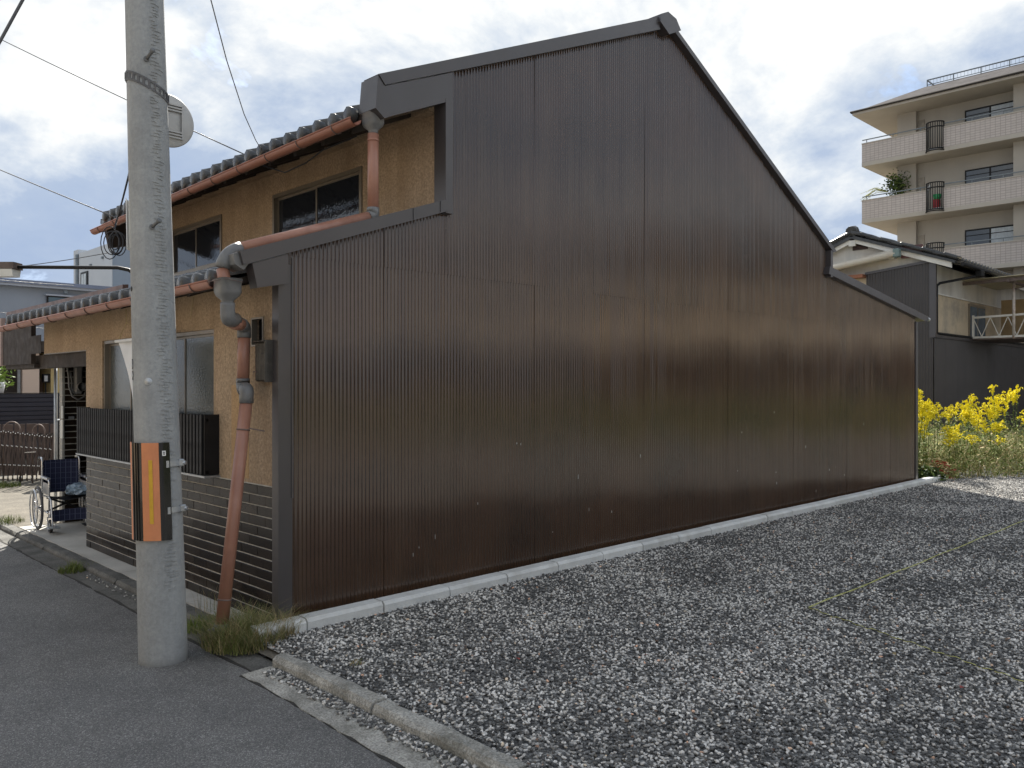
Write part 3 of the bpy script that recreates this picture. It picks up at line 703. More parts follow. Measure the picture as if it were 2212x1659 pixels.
# main downpipe: swan neck back to the wall, drop, second offset and a leaning lower length
A0, A1, A2 = Vector((-.33, .04, 2.105)), Vector((-.33, .04, 2.045)), Vector((-.105, .255, 2.005))
A3, A4 = Vector((-.105, .268, 1.955)), Vector((-.105, .285, 1.615))
A5, A6 = Vector((-.105, .285, 1.60)), Vector((-.135, .180, 1.556))
A7, A8 = Vector((-.135, .176, 1.50)), Vector((-.352, .085, .03))
dm = part(MB().tube([A3, A4], PR, 16), 'downpipe', M['pipe'])
part(MB().tube([A0 + Vector((0, 0, .02)), A0, A1] + arc3(A1, A1 - Vector((0, 0, .045)), A1.lerp(A2, .42)), PR + .005, 14), 'elbow', M['greypvc'], dm)
part(MB().tube([A1.lerp(A2, .33) - Vector((0, 0, .030)), A1.lerp(A2, .82) + Vector((0, 0, -.01))], PR, 14), 'pipe_stub', M['pipe'], dm)
part(MB().tube(arc3(A1.lerp(A2, .72) + Vector((0, 0, -.012)), A2 + Vector((.0, .01, .0)), A3) + [A3 - Vector((0, 0, .035))], PR + .005, 14), 'elbow', M['greypvc'], dm)
part(MB().tube([A4 + Vector((0, 0, .03)), A4] + arc3(A4, A5 - Vector((0, 0, .03)), A5.lerp(A6, .55) - Vector((0, 0, .012))), PR + .005, 14), 'elbow', M['greypvc'], dm)
part(MB().tube([A5.lerp(A6, .4) - Vector((0, 0, .01)), A5.lerp(A6, .8)], PR, 14), 'pipe_stub', M['pipe'], dm)
part(MB().tube(arc3(A5.lerp(A6, .6), A6 + Vector((0, -.02, .02)), A7 + Vector((0, 0, .02))) + [A7 - Vector((0, 0, .02))], PR + .006, 14), 'elbow', M['greypvc'], dm)
dl = part(MB().tube([A7, A8], PR, 16), 'downpipe', M['pipe'], label='leaning lower length of the terracotta downpipe')
for f_ in (.13, .865): 
    p = A7.lerp(A8, f_); part(MB().tube([p, A7.lerp(A8, f_ + .006)], PR + .003, 16), 'pipe_joint', M['rust'], dl)
p = A7.lerp(A8, .125); part(MB().bar(p + Vector((.02, -.03, 0)), p + Vector((.10, -.10, -.02)), .008), 'pipe_bracket', M['rust'], dl)
part(MB().tube([A8 + Vector((0, 0, .05)), A8, A8 + Vector((-.02, -.02, -.03))], PR + .005, 14).tube([A8 + Vector((0, 0, .0)), A8 + Vector((-.075, .01, -.02))], PR + .003, 14), 'shoe', M['greypvc'], dl)
b = MB(); b.prism([(.74, 3.53), (1.50, 3.86), (1.50, 3.42), (.80, 3.26)], 'y', 5.505, 5.60); part(b, 'bargeboard', M['darkwood'])
# cable along the upper eave
b = MB(); b.tube([(.74, 1.62, 3.50), (.80, 1.35, 3.40), (.85, 1.1, 3.44), (.86, .85, 3.50), (.88, .4, 3.52)], .006, 6); part(b, 'eave_cable', M['wire'])
# far small fixtures at the rear corner
b = MB(); b.tube([(11.86, -.05, 2.70), (11.94, -.05, 2.70)], .03, 10); part(b, 'gutter_end', M['galv'])

# ================================================================== UTILITY POLE
PB = Vector((-.735, .040, 0)); LEAN = Vector((-.0204, .0201, 1))
POLE = thing('utility_pole', 'grey concrete utility pole at the road edge carrying an orange and black guard', 'utility pole', (PB.x, PB.y, RZ))
def pc(z): return PB + LEAN * (z - RZ) * 1.0 + Vector((0, 0, RZ))
def prd(z): return .1375 - .0075 * z
VR = Vector((math.sin(HEAD), -math.cos(HEAD), 0)); VF = Vector((math.cos(HEAD), math.sin(HEAD), 0))
def pol(ang, z, dr=0.0):   # ang: 0 = toward the camera, 90 = to the camera's right
    d = -VF * math.cos(R(ang)) + VR * math.sin(R(ang)); c = pc(z); return Vector((c.x, c.y, z)) + d * (prd(z) + dr), d
b = MB(); zs = [-.1] + [i * .25 for i in range(0, 45)]
b.tube([Vector((pc(z).x, pc(z).y, z)) for z in zs], [prd(z) for z in zs], 48)
part(b, 'shaft', M['pole'], POLE)
# rough form seam: a band of small horizontal ridges down one side
b = MB()
z = .4
while z < 4.3:
    a = 38 + random.uniform(-8, 8); w = random.uniform(10, 34)
    p, d = pol(a, z, -.0005); q, _ = pol(a + w, z + random.uniform(-.008, .008), -.0005); m_, _ = pol(a + w / 2, z, .0005)
    b.bar(p, m_, .009, .005); b.bar(m_, q, .009, random.uniform(.004, .008)); z += random.uniform(.014, .026)
part(b, 'form_seam', M['pole'], POLE)['kind'] = 'stuff'
def stepbolt(ang, z):
    p, d = pol(ang, z); t = MB(); q = p + d * .075 + VR * .035 + Vector((0, 0, .022))
    t.tube([p - d * .02, p + d * .012], .016, 10); t.tube([p, q], .0095, 10); t.lathe([(0, .012), (.014, .010), (.014, .0), (.0, .0)], q, axis=(q - p), seg=10); part(t, 'step_bolt', mat('dull_bolt', (.16, .165, .17), .6, metal=.3, var=.2, scale=12), POLE)
stepbolt(24, 3.52); stepbolt(26, 2.53)
p, d = pol(5, 1.62); t = MB(); t.lathe([(.0, .006), (.012, .005), (.016, 0), (.022, .002), (.024, -.004)], p + d * .001, axis=d, seg=14); part(t, 'bolt_socket', M['galv'], POLE)
p, d = pol(-50, 2.17); t = MB(); t.lathe([(.0, .002), (.016, .001), (.016, -.004)], p, axis=d, seg=10); part(t, 'bolt_socket', M['black'], POLE)
# strap with round holes (steel band tilted round the shaft)
t = MB(); ring = []
for k in range(48):
    a = 360 * k / 48; z = 3.385 + .055 * math.sin(R(a - 200)); p, d = pol(a, z, .003); ring.append((p, d))
for k in range(48):
    (p, d), (q, e) = ring[k], ring[(k + 1) % 48]
    t.bar(p + Vector((0, 0, .022)), q + Vector((0, 0, .022)), .005, .012); t.bar(p - Vector((0, 0, .022)), q - Vector((0, 0, .022)), .005, .012)
    if k % 2 == 0: t.bar(p - Vector((0, 0, .02)), p + Vector((0, 0, .02)), .005, .014, up=VR)
part(t, 'steel_strap', mat('dull_steel', (.13, .13, .135), .6, metal=.3, var=.2, scale=12), POLE)
# number plate on the street side
t = MB()
def curved_plate(t, a0, a1, z0, z1, dr, th, n=10, mi=0):
    v = []
    for z in (z0, z1):
        for k in range(n + 1):
            a = a0 + (a1 - a0) * k / n
            for r_ in (dr, dr + th): v.append(tuple(pol(a, z, r_)[0]))
    m_ = 2 * (n + 1); f = []
    for k in range(n):
        i = 2 * k
        f += [(i + 1, i + 3, m_ + i + 3, m_ + i + 1), (i, m_ + i, m_ + i + 2, i + 2), (i, i + 2, i + 3, i + 1), (m_ + i, m_ + i + 1, m_ + i + 3, m_ + i + 2)]
    f += [(0, 1, m_ + 1, m_), (2 * n, m_ + 2 * n, m_ + 2 * n + 1, 2 * n + 1)]
    t.add(v, f, mi=mi)
curved_plate(t, -92, -56, 2.41, 2.71, .014, .003); pl_ = part(t, 'number_plate', M['white'], POLE)
t = MB()
for k, z in enumerate((2.695, 2.425)):
    for a in (-72,): p, d = pol(a, z, .018); t.tube([p, p + d * .003], .006, 8)
for z in (2.62, 2.60, 2.53, 2.47, 2.455, 2.44): curved_plate(t, -74, -68, z, z + .012, .0175, .001, 2)
part(t, 'plate_print', M['black'], pl_)
# small figures painted on the shaft
def glyph(t, strokes, ang, z, h):
    for s_ in strokes:
        pts = [pol(ang + u * h * 420, z + v * h, .0015)[0] for u, v in s_]
        for a, c in zip(pts[:-1], pts[1:]): t.bar(a, c, .006, .004)
circ = lambda cx, cy, r_, n=8, a0=0, a1=360: [(cx + r_ * math.cos(R(a0 + (a1 - a0) * k / n)), cy + r_ * math.sin(R(a0 + (a1 - a0) * k / n))) for k in range(n + 1)]
t = MB(); curved_plate(t, -68, -48, 1.695, 1.755, .0004, .001, 4); curved_plate(t, -68, -48, 1.63, 1.685, .0004, .001, 4); part(t, 'figure_ground', M['black'], POLE)
t = MB(); glyph(t, [circ(0, .25, .2), circ(0, -.22, .24)], -58, 1.725, .045); glyph(t, [circ(0, .0, .24, 8, -160, 120), [(.1, .2), (0, .45)]], -58, 1.655, .045); part(t, 'painted_figure', M['white'], POLE)
# hazard guard: wrapped panel with orange and black stripes, yellow strip, clamps
GZ0, GZ1 = .69, 1.262
stripes = [(-77, -46, 'orange'), (-46, -12, 'stripeblack'), (-12, 26, 'orange'), (26, 50, 'stripeblack')]
t = MB(); curved_plate(t, -76, 49, GZ0 + .004, GZ1 - .004, .008, .008, 20); hg = part(t, 'hazard_guard', M['stripeblack'], POLE)
for a0, a1, mn in stripes:
    t = MB(); curved_plate(t, a0, a1, GZ0, GZ1, .016, .004, 8); part(t, 'orange_stripe' if mn == 'orange' else 'black_stripe', M[mn], hg)
t = MB(); curved_plate(t, 4, 12, GZ0 + .10, GZ1 - .10, .0205, .002, 3); part(t, 'yellow_strip', M['yellow'], hg)
t = MB()
for a in (-40, -30, -22): curved_plate(t, a, a + 1.5, GZ0, GZ1, .0202, .004, 1)
part(t, 'guard_ribs', M['stripeblack'], hg)
t = MB(); curved_plate(t, 33, 41, 1.185, 1.215, .0205, .001, 2); st = part(t, 'sticker', M['white'], hg)
t = MB(); 
for k in range(2): curved_plate(t, 35.5, 38.5, 1.192 + k * .010, 1.199 + k * .010, .0217, .0008, 1)
part(t, 'sticker_print', M['black'], hg)
for z in (1.135, .862):
    t = MB(); curved_plate(t, 44, 92, z - .016, z + .016, .010, .003, 8); c_ = part(t, 'clamp', M['galv'], POLE)
    p, d = pol(88, z, .012); t = MB(); t.bbox(p.x - .018, p.x + .018, p.y - .018, p.y + .018, z - .022, z + .022, .006); t.tube([p, p + d * .03], .012, 10); part(t, 'clamp_bolt', M['galv'], c_)
    t = MB(); curved_plate(t, 41, 47, z - .020, z + .020, .0206, .004, 2); part(t, 'clamp_buckle', M['galv'], c_)
# street lamp on an arm fixed to the pole
sp_ = pol(-88, 2.27)[0]
LAMP = thing('street_lamp', 'street lamp on a thin black arm bent off the concrete pole', 'street lamp', tuple(sp_))
L1 = sp_ - VR * .02 + Vector((0, 0, .022)); 
t = MB(); t.tube([sp_ + VR * .03 + Vector((0, 0, -.012)), L1, sp_ - VR * .085 + Vector((0, 0, .036)), sp_ - VR * .71 + Vector((0, 0, .040))], .011, 8); part(t, 'arm', M['black'], LAMP)
hd_ = sp_ - VR * .685 + Vector((0, 0, .025))
t = MB(); t.prism([(-.05, .0), (-.045, .04), (.045, .04), (.05, .0)], 'y', -.27, .0)
def place(mb, o, ax, ay):
    o = Vector(o); mb.v = [tuple(o + ax * x + ay * y_ + Vector((0, 0, z_))) for x, y_, z_ in mb.v]; return mb
part(place(t, hd_, VF, VR), 'lamp_housing', M['rust'], LAMP)
t = MB(); t.prism([(-.046, -.002), (-.035, -.045), (.035, -.045), (.046, -.002)], 'y', -.26, -.01); part(place(t, hd_, VF, VR), 'lamp_cover', M['lampglass'], LAMP)
# round road sign seen from behind
sc_, d = pol(118, 3.14, .03)
SGN = Vector((-.606, .284, 3.278))
SIGN = thing('road_sign', 'back of a round grey road sign strapped high on the concrete pole', 'road sign', tuple(sc_))
ax_ = (VF * .68 + VR * -.73).normalized(); ay_ = Vector((0, 0, 1)).cross(ax_).normalized()
scn = SGN
t = MB(); t.lathe([(.0, .0), (.160, .0), (.168, .004), (.168, .010), (.0, .012)], scn, axis=ax_, seg=40); part(t, 'disc', mat('sign_back', (.42, .42, .41), .5, metal=.3, var=.08, scale=6), SIGN)
t = MB()
for dz in (-.085, .085):
    for k in (-.018, .0, .018):
        t.bar(scn - ax_ * .008 - ay_ * .085 + Vector((0, 0, dz + k)), scn - ax_ * .008 + ay_ * .085 + Vector((0, 0, dz + k)), .014, .009)
for s_ in (-.085, .085): t.bar(scn - ax_ * .006 + ay_ * s_ - Vector((0, 0, .11)), scn - ax_ * .006 + ay_ * s_ + Vector((0, 0, .11)), .010, .016, up=ax_)
part(t, 'stiffening_ribs', MATS['sign_back'], SIGN)
t = MB(); t.box(-.02, .02, -.02, .02, -.10, .10); 
part(place(t, scn - ax_ * .035 + ay_ * .06, ax_, ay_), 'bracket', MATS['dull_steel'], SIGN)

# ================================================================== OVERHEAD WIRES
def cable(name, label, pts, r_, m, cat='cable'):
    b = MB(); b.tube(pts, r_, 6); o = b.build(name, m); return tag(o, label, cat, 'overhead cables')
cable('service_cable', 'thick dark overhead cable crossing the upper left corner of the sky', sag((-1.75, 2.45, 2.62), (-.60, 1.40, 5.55), .0), .011, M['wiregrey'])
cable('service_wire', 'long thin wire running from the left behind the sign to the tiled roof', sag((-1.2, 22, 12.9), (2.10, 4.4, 4.36), .12), .008, M['wiregrey'])
cable('service_wire', 'thin wire dropping from the left sky to the far eave corner', sag((-1.0, 20, 8.6), (.516, 4.515, 3.44), .06), .007, M['wiregrey'])
cable('drop_wire', 'twisted pale wire falling steeply from above to the upper gutter', sag((-.752, -.556, 3.864), (.70, 1.56, 3.60), -.0, 4)[:0] + [Vector(q) for q in ((-1.05, -.95, 4.10), (-.752, -.556, 3.864), (-.30, .12, 3.70), (.16, .80, 3.615), (.50, 1.28, 3.595), (.70, 1.56, 3.61))], .0036, mat('pale_cable', (.20, .205, .22), .6, var=.1))
DROP = (-.70, .50, 3.28)
b = MB(); b.tube(sag(DROP, (.46, 4.33, 3.36), .03), .008, 6)
CC = Vector((.43, 4.30, 3.12))
for k in range(7):
    rr = random.uniform(.045, .10); o_ = VR * random.uniform(-.04, .05) + VF * random.uniform(-.06, .06); h_ = random.uniform(.85, 1.25)
    b.tube([CC + o_ + VR * (rr * math.sin(t_)) + Vector((0, 0, rr * h_ * 1.5 * math.cos(t_))) for t_ in [2 * math.pi * j / 16 for j in range(16)]], .0055, 5, closed=True)
b.tube([(.46, 4.33, 3.36), (.44, 4.31, 3.28), CC + Vector((0, 0, .12))], .012, 6)
tag(b.build('drop_cable', M['wire']), 'black drop cable hanging in loops under the far end of the eave', 'cable', 'overhead cables')
cable('thin_wire', 'faint wire from the lamp arm up to the far eave', sag((-1.0, 6.9, 2.9), (1.0, 6.2, 3.30), .05), .005, M['wiregrey'])
cable('thin_wire', 'thin wire in the low left sky sloping down behind the grey roof', sag((-3.0, 16.0, 4.2), (5.3, 22.1, 4.62), .1), .009, M['wiregrey'])
cable('thin_wire', 'upper of two thin wires crossing the blue grey house', sag((1.0, 18, 3.55), (5.6, 21, 3.42), .05), .007, M['wiregrey'])
cable('thin_wire', 'lower of two thin wires crossing the blue grey house', sag((1.0, 18, 3.30), (5.6, 21, 3.12), .05), .007, M['wiregrey'])

# ================================================================== BANNER
BN = thing('hanging_banner', 'white cloth banner hanging on a string under the lower eave behind the pole', 'banner', (-.25, 1.95, 1.95))
b = MB(); v = []; n = 8
for j in range(n + 1):
    f_ = j / n
    for i in range(n + 1):
        u = i / n; y_ = 2.20 - .75 * u - .34 * f_ * (1 - u) ; v.append((-.25 + .02 * math.sin(u * 6 + f_ * 3), y_, 1.955 - .025 * u * 0 - .56 * f_))
b.add(v, [(j * (n + 1) + i, j * (n + 1) + i + 1, (j + 1) * (n + 1) + i + 1, (j + 1) * (n + 1) + i) for j in range(n) for i in range(n)], sm=True)
part(b, 'cloth', M['cloth'], BN)
b = MB(); b.tube([(-.25, 2.26, 1.965), (-.25, 1.42, 1.965)], .014, 8); part(b, 'rod', M['white'], BN)
b = MB(); b.tube([(-.25, 2.20, 1.975), (-.25, 2.02, 2.11), (-.25, 2.03, 2.22)], .003, 5); b.tube([(-.25, 2.02, 2.11), (-.25, 1.60, 1.98)], .003, 5); part(b, 'string', M['straw'], BN)
b = MB(); b.tube([(-.30, .62, 2.21), (-.30, .64, 2.14), (-.29, .70, 2.06)], .0025, 5); tag(b.build('loose_twine', M['straw']), 'loose end of straw twine dangling from the lower gutter near the hopper', 'twine')

# ================================================================== WHEELCHAIR (local: +x forward, +y sitter's left)
S_ = .84
WC = thing('wheelchair', 'folding wheelchair with navy plaid seat and back standing in the porch', 'wheelchair', (.175, 5.10, 0.0), rz=R(266))
def wpart(mb, name, m, parent=WC):
    mb.v = [(x * S_, y_ * S_, z_ * S_) for x, y_, z_ in mb.v]; return mb.build(name, m, parent, off=(0, 0, 0))
for sy in (1, -1):
    yw = sy * .295; rw = .27
    t = MB(); t.tube([(-.12 + rw * math.cos(a), yw, rw + .018 + rw * math.sin(a)) for a in [2 * math.pi * k / 28 for k in range(28)]], .018, 8, closed=True)
    w_ = wpart(t, 'wheel', M['tyre'])
    t = MB(); t.tube([(-.12 + (rw - .03) * math.cos(a), yw, rw + .018 + (rw - .03) * math.sin(a)) for a in [2 * math.pi * k / 28 for k in range(28)]], .010, 6, closed=True); wpart(t, 'rim', M['silver'], w_)
    t = MB(); t.tube([(-.12 + (rw - .03) * math.cos(a), yw + sy * .05, rw + .018 + (rw - .03) * math.sin(a)) for a in [2 * math.pi * k / 28 for k in range(28)]], .009, 6, closed=True); wpart(t, 'push_rim', M['silver'], w_)
    t = MB()
    for k in range(14):
        a = 2 * math.pi * k / 14; t.tube([(-.12 + .02 * math.cos(a + .6), yw + (.02 if k % 2 else -.02), rw + .018 + .02 * math.sin(a + .6)), (-.12 + (rw - .03) * math.cos(a), yw, rw + .018 + (rw - .03) * math.sin(a))], .0022, 4)
    wpart(t, 'spokes', M['silver'], w_)
    t = MB(); t.tube([(-.12, yw - .035, rw + .018), (-.12, yw + .045, rw + .018)], .022, 10); wpart(t, 'hub', M['silver'], w_)
    yf = sy * .225
    t = MB(); t.tube([(.25, yf - sy * .0, .085 + .075 * 0) for _ in range(1)] + [(.25, yf, .08)], .001, 4)
    t = MB(); t.tube([(.27 + .068 * math.cos(a), yf, .086 + .068 * math.sin(a)) for a in [2 * math.pi * k / 18 for k in range(18)]], .020, 8, closed=True)
    c_ = wpart(t, 'caster', M['blackvinyl']); t = MB(); t.tube([(.27, yf - .02, .086), (.27, yf + .02, .086)], .045, 12); wpart(t, 'caster_hub', M['galv'], c_)
    t = MB(); t.bar((.27, yf + .03, .086), (.255, yf + .03, .20), .008, .03, up=(1, 0, 0)); t.bar((.27, yf - .03, .086), (.255, yf - .03, .20), .008, .03, up=(1, 0, 0)); t.bar((.255, yf - .035, .20), (.255, yf + .035, .20), .03, .012); t.tube([(.25, yf, .20), (.25, yf, .28)], .014, 8); wpart(t, 'caster_fork', M['silver'], c_)
    t = MB()
    t.tube([(-.20, yf, .20), (-.22, yf, .88)] + arc3((-.22, yf, .88), (-.22, yf, .93), (-.30, yf, .93)) + [(-.34, yf, .925)], .0125, 8)
    t.tube([(-.21, yf, .44), (.20, yf, .45), (.24, yf, .44)], .0115, 8); t.tube([(-.20, yf, .24), (.25, yf, .24)], .0115, 8)
    t.tube([(.20, yf, .20), (.20, yf, .62)] + arc3((.20, yf, .62), (.20, yf, .67), (.15, yf, .67)) + [(-.21, yf, .67)], .0115, 8)
    t.tube([(.24, yf, .44), (.31, yf, .42), (.38, yf, .15), (.40, yf, .10)], .011, 8)
    wpart(t, 'side_frame', M['silver'])
    t = MB(); t.bbox(-.20, .16, yf - .025, yf + .025, .67, .70, .008); wpart(t, 'armrest', M['silver'])
    t = MB(); t.box(-.17, .18, yf - .003, yf + .003, .47, .62); wpart(t, 'side_guard', mat('grey_panel', (.36, .36, .36), .5, var=.1))
    t = MB(); t.tube([(-.31, yf, .93), (-.42, yf, .92)], .017, 8); wpart(t, 'handle_grip', M['lampglass'] if sy > 0 else M['blackvinyl'])
    t = MB(); t.bbox(.36, .52, yf - .09 - sy * .02, yf + .05 - sy * .02, .085, .10, .006); wpart(t, 'footrest', M['galv'] if sy < 0 else M['black'])
t = MB(); v = []; n = 8
for j in range(n + 1):
    for i in range(n + 1):
        u = i / n * 2 - 1; v.append((-.225 - .045 * (1 - u * u), u * .222, .46 + .44 * j / n))
t.add(v, [(j * (n + 1) + i, j * (n + 1) + i + 1, (j + 1) * (n + 1) + i + 1, (j + 1) * (n + 1) + i) for j in range(n) for i in range(n)], sm=True)
wpart(t, 'backrest', M['plaid'])
t = MB(); v = []
for j in range(n + 1):
    for i in range(n + 1):
        u = i / n * 2 - 1; v.append((-.20 + .44 * j / n, u * .222, .445 - .04 * (1 - u * u)))
t.add(v, [(j * (n + 1) + i, j * (n + 1) + i + 1, (j + 1) * (n + 1) + i + 1, (j + 1) * (n + 1) + i) for j in range(n) for i in range(n)], sm=True)
wpart(t, 'seat', M['blackvinyl'])
t = MB(); t.bar((.0, -.22, .24), (.0, .22, .43), .018, .025); t.bar((.03, .22, .24), (.03, -.22, .43), .018, .025); wpart(t, 'cross_brace', M['black'])
t = MB(); v = []
for j in range(5):
    for i in range(n + 1):
        u = i / n * 2 - 1; v.append((.30 - .05 * (1 - u * u), u * .22, .14 + .15 * j / 4))
t.add(v, [(j * (n + 1) + i, j * (n + 1) + i + 1, (j + 1) * (n + 1) + i + 1, (j + 1) * (n + 1) + i) for j in range(4) for i in range(n)], sm=True)
wpart(t, 'calf_strap', M['plaid'])
# crumpled plastic bag lying on the seat
bm = bmesh.new(); bmesh.ops.create_icosphere(bm, subdivisions=3, radius=1)
for v_ in bm.verts:
    k = 1 + random.uniform(-.16, .16); v_.co = Vector((v_.co.x * .12 * k, v_.co.y * .15 * k, max(-.05, v_.co.z * .075 * k)))
me = bpy.data.meshes.new('plastic_bag'); bm.to_mesh(me); bm.free(); me.materials.append(M['bag'])
o = bpy.data.objects.new('plastic_bag', me); COL.objects.link(o); o.location = (.30, 5.06, .425)
tag(o, 'crumpled pale blue plastic bag lying on the wheelchair seat', 'bag')

# ================================================================== LEFT: GATE, FENCE, POSTS
GT = thing('folding_gate', 'brown folding lattice gate with bright rivets, half drawn, behind the wheelchair', 'gate', (.72, 10.2, 0))
gp0, gp1 = Vector((.62, 10.30, 0)), Vector((1.33, 9.60, 0)); gd = (gp1 - gp0)
nb = 13; b = MB(); rv = MB()
for k in range(nb):
    for sg in (1, -1):
        f0 = (k + .5) / nb; dx = .055 * sg
        p = gp0 + gd * (f0 - dx) ; q = gp0 + gd * (f0 + dx); zt = .90 - .12 * f0
        q.z = zt; p.z = .06; off = VF * (.012 * sg)
        t = MB(); t.bar(p + off, q + off, .014, .010, up=VF); part(t, 'bar', M['gate'], GT)
        for h_ in (.97, .70, .32, .08):
            pp = p.lerp(q, h_) - VF * .02 + off; rv.lathe([(0, .006), (.008, .004), (.010, 0)], pp, axis=-VF, seg=7)
part(rv, 'rivets', M['rivet'], GT)['kind'] = 'stuff'
t = MB(); t.tube([gp0 + gd * .42 + Vector((0, 0, .13)), gp0 + gd * .42 + Vector((0, 0, -.02))], .012, 6); t.tube([(gp0 + gd * .42 + Vector((.02 * math.cos(a), .02 * math.sin(a), .03 + .025 * math.cos(a)))) for a in [k * .7 for k in range(9)]], .01, 6); part(t, 'caster', M['black'], GT)
t = MB(); t.bar(gp0 + gd * .52 + Vector((0, 0, .52)) - VF * .03, gp0 + gd * .70 + Vector((0, 0, .53)) - VF * .03, .012, .012); part(t, 'latch', M['galv'], GT)
for k, (f0, w_, zt) in enumerate(((.02, .28, 1.00), (.50, .20, .955))):
    c0 = gp0 + gd * f0 + VF * .22; c1 = gp0 + gd * (f0 + w_) + VF * .22
    pts = [c0] + [c0.lerp(c1, .5 - .5 * math.cos(a)) + Vector((0, 0, zt - .14 + .14 * math.sin(a))) for a in [math.pi * j / 10 for j in range(11)]] + [c1]
    t = MB(); t.tube(pts, .013, 8); o = t.build('arched_rail', M['rust'])
    tag(o, ('left arched grey rail standing behind the folding gate', 'right arched rail with a bright top behind the folding gate')[k], 'rail', 'arched rails behind the gate')
t = MB(); t.bbox(1.40, 1.58, 9.65, 9.80, 0, 1.02, .01); o = thing('gate_post', 'dark square gate post with a pale cap right of the folding gate', 'post', (1.49, 9.7, 0)); part(t, 'shaft', M['black'], o)
t = MB(); t.bbox(1.385, 1.595, 9.635, 9.815, 1.022, 1.045, .006); part(t, 'cap', M['galv'], o)
t = MB(); t.bbox(.30, .62, 10.45, 10.70, 0, .74, .02); t.bbox(.28, .64, 10.43, 10.72, .742, .77, .008); tag(t.build('garden_block', M['darkkerb']), 'low grey block pier at the left end of the folding gate', 'pier')
# brown board fence behind gate
BF = thing('board_fence', 'weathered brown board fence right behind the folding gate', 'fence', (1.2, 11.2, 0))
for k in range(9):
    p = Vector((.72 + k * .15, 11.42 - k * .13, 0)); t = MB(); t.bar(p + Vector((0, 0, .05)), p + Vector((0, 0, .93 + random.uniform(-.01, .01))), .18, .016, up=VF); part(t, 'board', mat('brown_board', (.085, .06, .052), .8, var=.25, scale=5, rnd=.2), BF)
t = MB(); t.bar((.6, 11.55, .75), (2.0, 10.3, .75), .03, .05); part(t, 'rail', M['darkwood'], BF)
# navy slat fence
SF = thing('slat_fence', 'dark navy fence of horizontal slats behind the folding gate', 'fence', (1.5, 13, 0))
for k in range(14):
    t = MB(); t.bbox(-.4, 2.30, 12.985, 13.02, .24 + k * .086, .24 + k * .086 + .076, .006); part(t, 'slat', M['navyslat'], SF)
t = MB(); t.box(-.4, 2.30, 13.021, 13.03, .2, 1.43); part(t, 'backing_panel', M['navyslat'], SF)
for xx in (-.2, 1.2, 2.33): t = MB(); t.box(xx, xx + .05, 13.022, 13.07, 0, 1.435); part(t, 'post', M['navyslat'], SF)
t = MB(); t.box(-.4, 2.38, 12.98, 13.05, 1.437, 1.452); part(t, 'cap_rail', M['black'], SF)
# pale pole pair in the yard, at the porch corner
t = MB(); t.tube([(.225, 5.62, 0), (.225, 5.62, 1.83)], .018, 10); tag(t.build('steel_post', M['galv']), 'slim grey steel post holding the porch beam beside the tiled corner', 'post')
# cream entrance behind the fence
EN = thing('entrance_building', 'cream entrance of a building behind the navy fence with a letter box', 'building', (2.4, 16, 0))
t = MB(); t.box(2.40, 2.74, 15.9, 16.0, 0, 2.35); part(t, 'pillar', M['creampink'], EN)
t = MB(); t.box(2.2, 4.2, 17.4, 17.6, 0, 2.6); part(t, 'back_wall', M['cream'], EN)
t = MB(); t.box(3.02, 3.30, 16.05, 17.3, 0, 2.6); part(t, 'side_wall', mat('mustard_render', (.42, .33, .16), .85), EN)
t = MB(); t.box(2.76, 3.0, 16.6, 16.7, 0, 1.75); part(t, 'brown_wall', mat('brown_panel', (.14, .095, .07), .8), EN)
t = MB(); t.bbox(2.88, 3.02, 16.1, 16.25, 1.66, 1.86, .01); t.bar((2.95, 16.2, 1.2), (2.95, 16.2, 1.66), .03); part(t, 'letter_box', M['black'], EN)
t = MB(); t.box(2.895, 2.965, 16.094, 16.099, 1.69, 1.82); part(t, 'letter_slot', M['galv'], EN)
t = MB(); t.box(1.0, 2.4, 16.2, 17.3, 0, 2.3); part(t, 'dark_wall', M['darkwood'], EN)
t = MB(); t.box(1.0, 4.3, 15.8, 17.8, 2.36, 2.6); part(t, 'canopy', M['darkwood'], EN)
t = MB(); t.tube([(2.33, 15.9, 0), (2.33, 15.9, 2.36)], .035, 10); part(t, 'drainpipe', M['greypvc'], EN)
# blue-grey house and pale tower
BH = thing('blue_grey_house', 'blue grey rendered house with a shallow roof beyond the porch on the left', 'house', (3, 24, 0))
t = MB(); t.box(-3, 9.5, 24, 31, 0, 4.66); part(t, 'wall', M['bluehouse'], BH)
t = MB(); t.box(-3.3, 9.8, 23.75, 31.3, 4.665, 4.74); part(t, 'eave', M['bluetrim'], BH)
t = MB(); t.prism([(23.7, 4.742), (23.7, 4.86), (31.3, 5.05), (31.3, 4.742)], 'x', -3.35, 9.85); part(t, 'roof', mat('blue_roof', (.16, .19, .27), .5, var=.08), BH)
t = MB(); t.box(5.06, 6.29, 23.93, 23.998, 3.45, 4.44); w_ = part(t, 'window', M['black'], BH)
for a in (5.10, 5.70): t = MB(); t.box(a, a + .54, 23.92, 23.928, 3.5, 4.40); part(t, 'pane', mat('teal_glass', (.05, .085, .10), .1, spec=.9), w_)
t = MB(); t.box(5.0, 6.36, 23.86, 23.998, 4.442, 4.49); part(t, 'window_hood', M['bluetrim'], BH)
t = MB(); t.box(5.55, 5.66, 23.9, 23.998, 4.55, 4.66); part(t, 'vent', M['towershade'], BH)
WR = thing('pale_roof_shed', 'low shed with pale sheet roof at the left edge', 'shed', (2.0, 19, 0))
t = MB(); t.box(.0, 3.4, 19.2, 20.5, 0, 2.9); part(t, 'wall', M['bluehouse'], WR)
t = MB(); t.prism([(-.2, 3.50), (3.7, 2.72), (3.7, 2.64), (-.2, 3.42)], 'y', 19.0, 20.6); part(t, 'roof', mat('pale_sheet', (.55, .56, .58), .4, var=.08), WR)
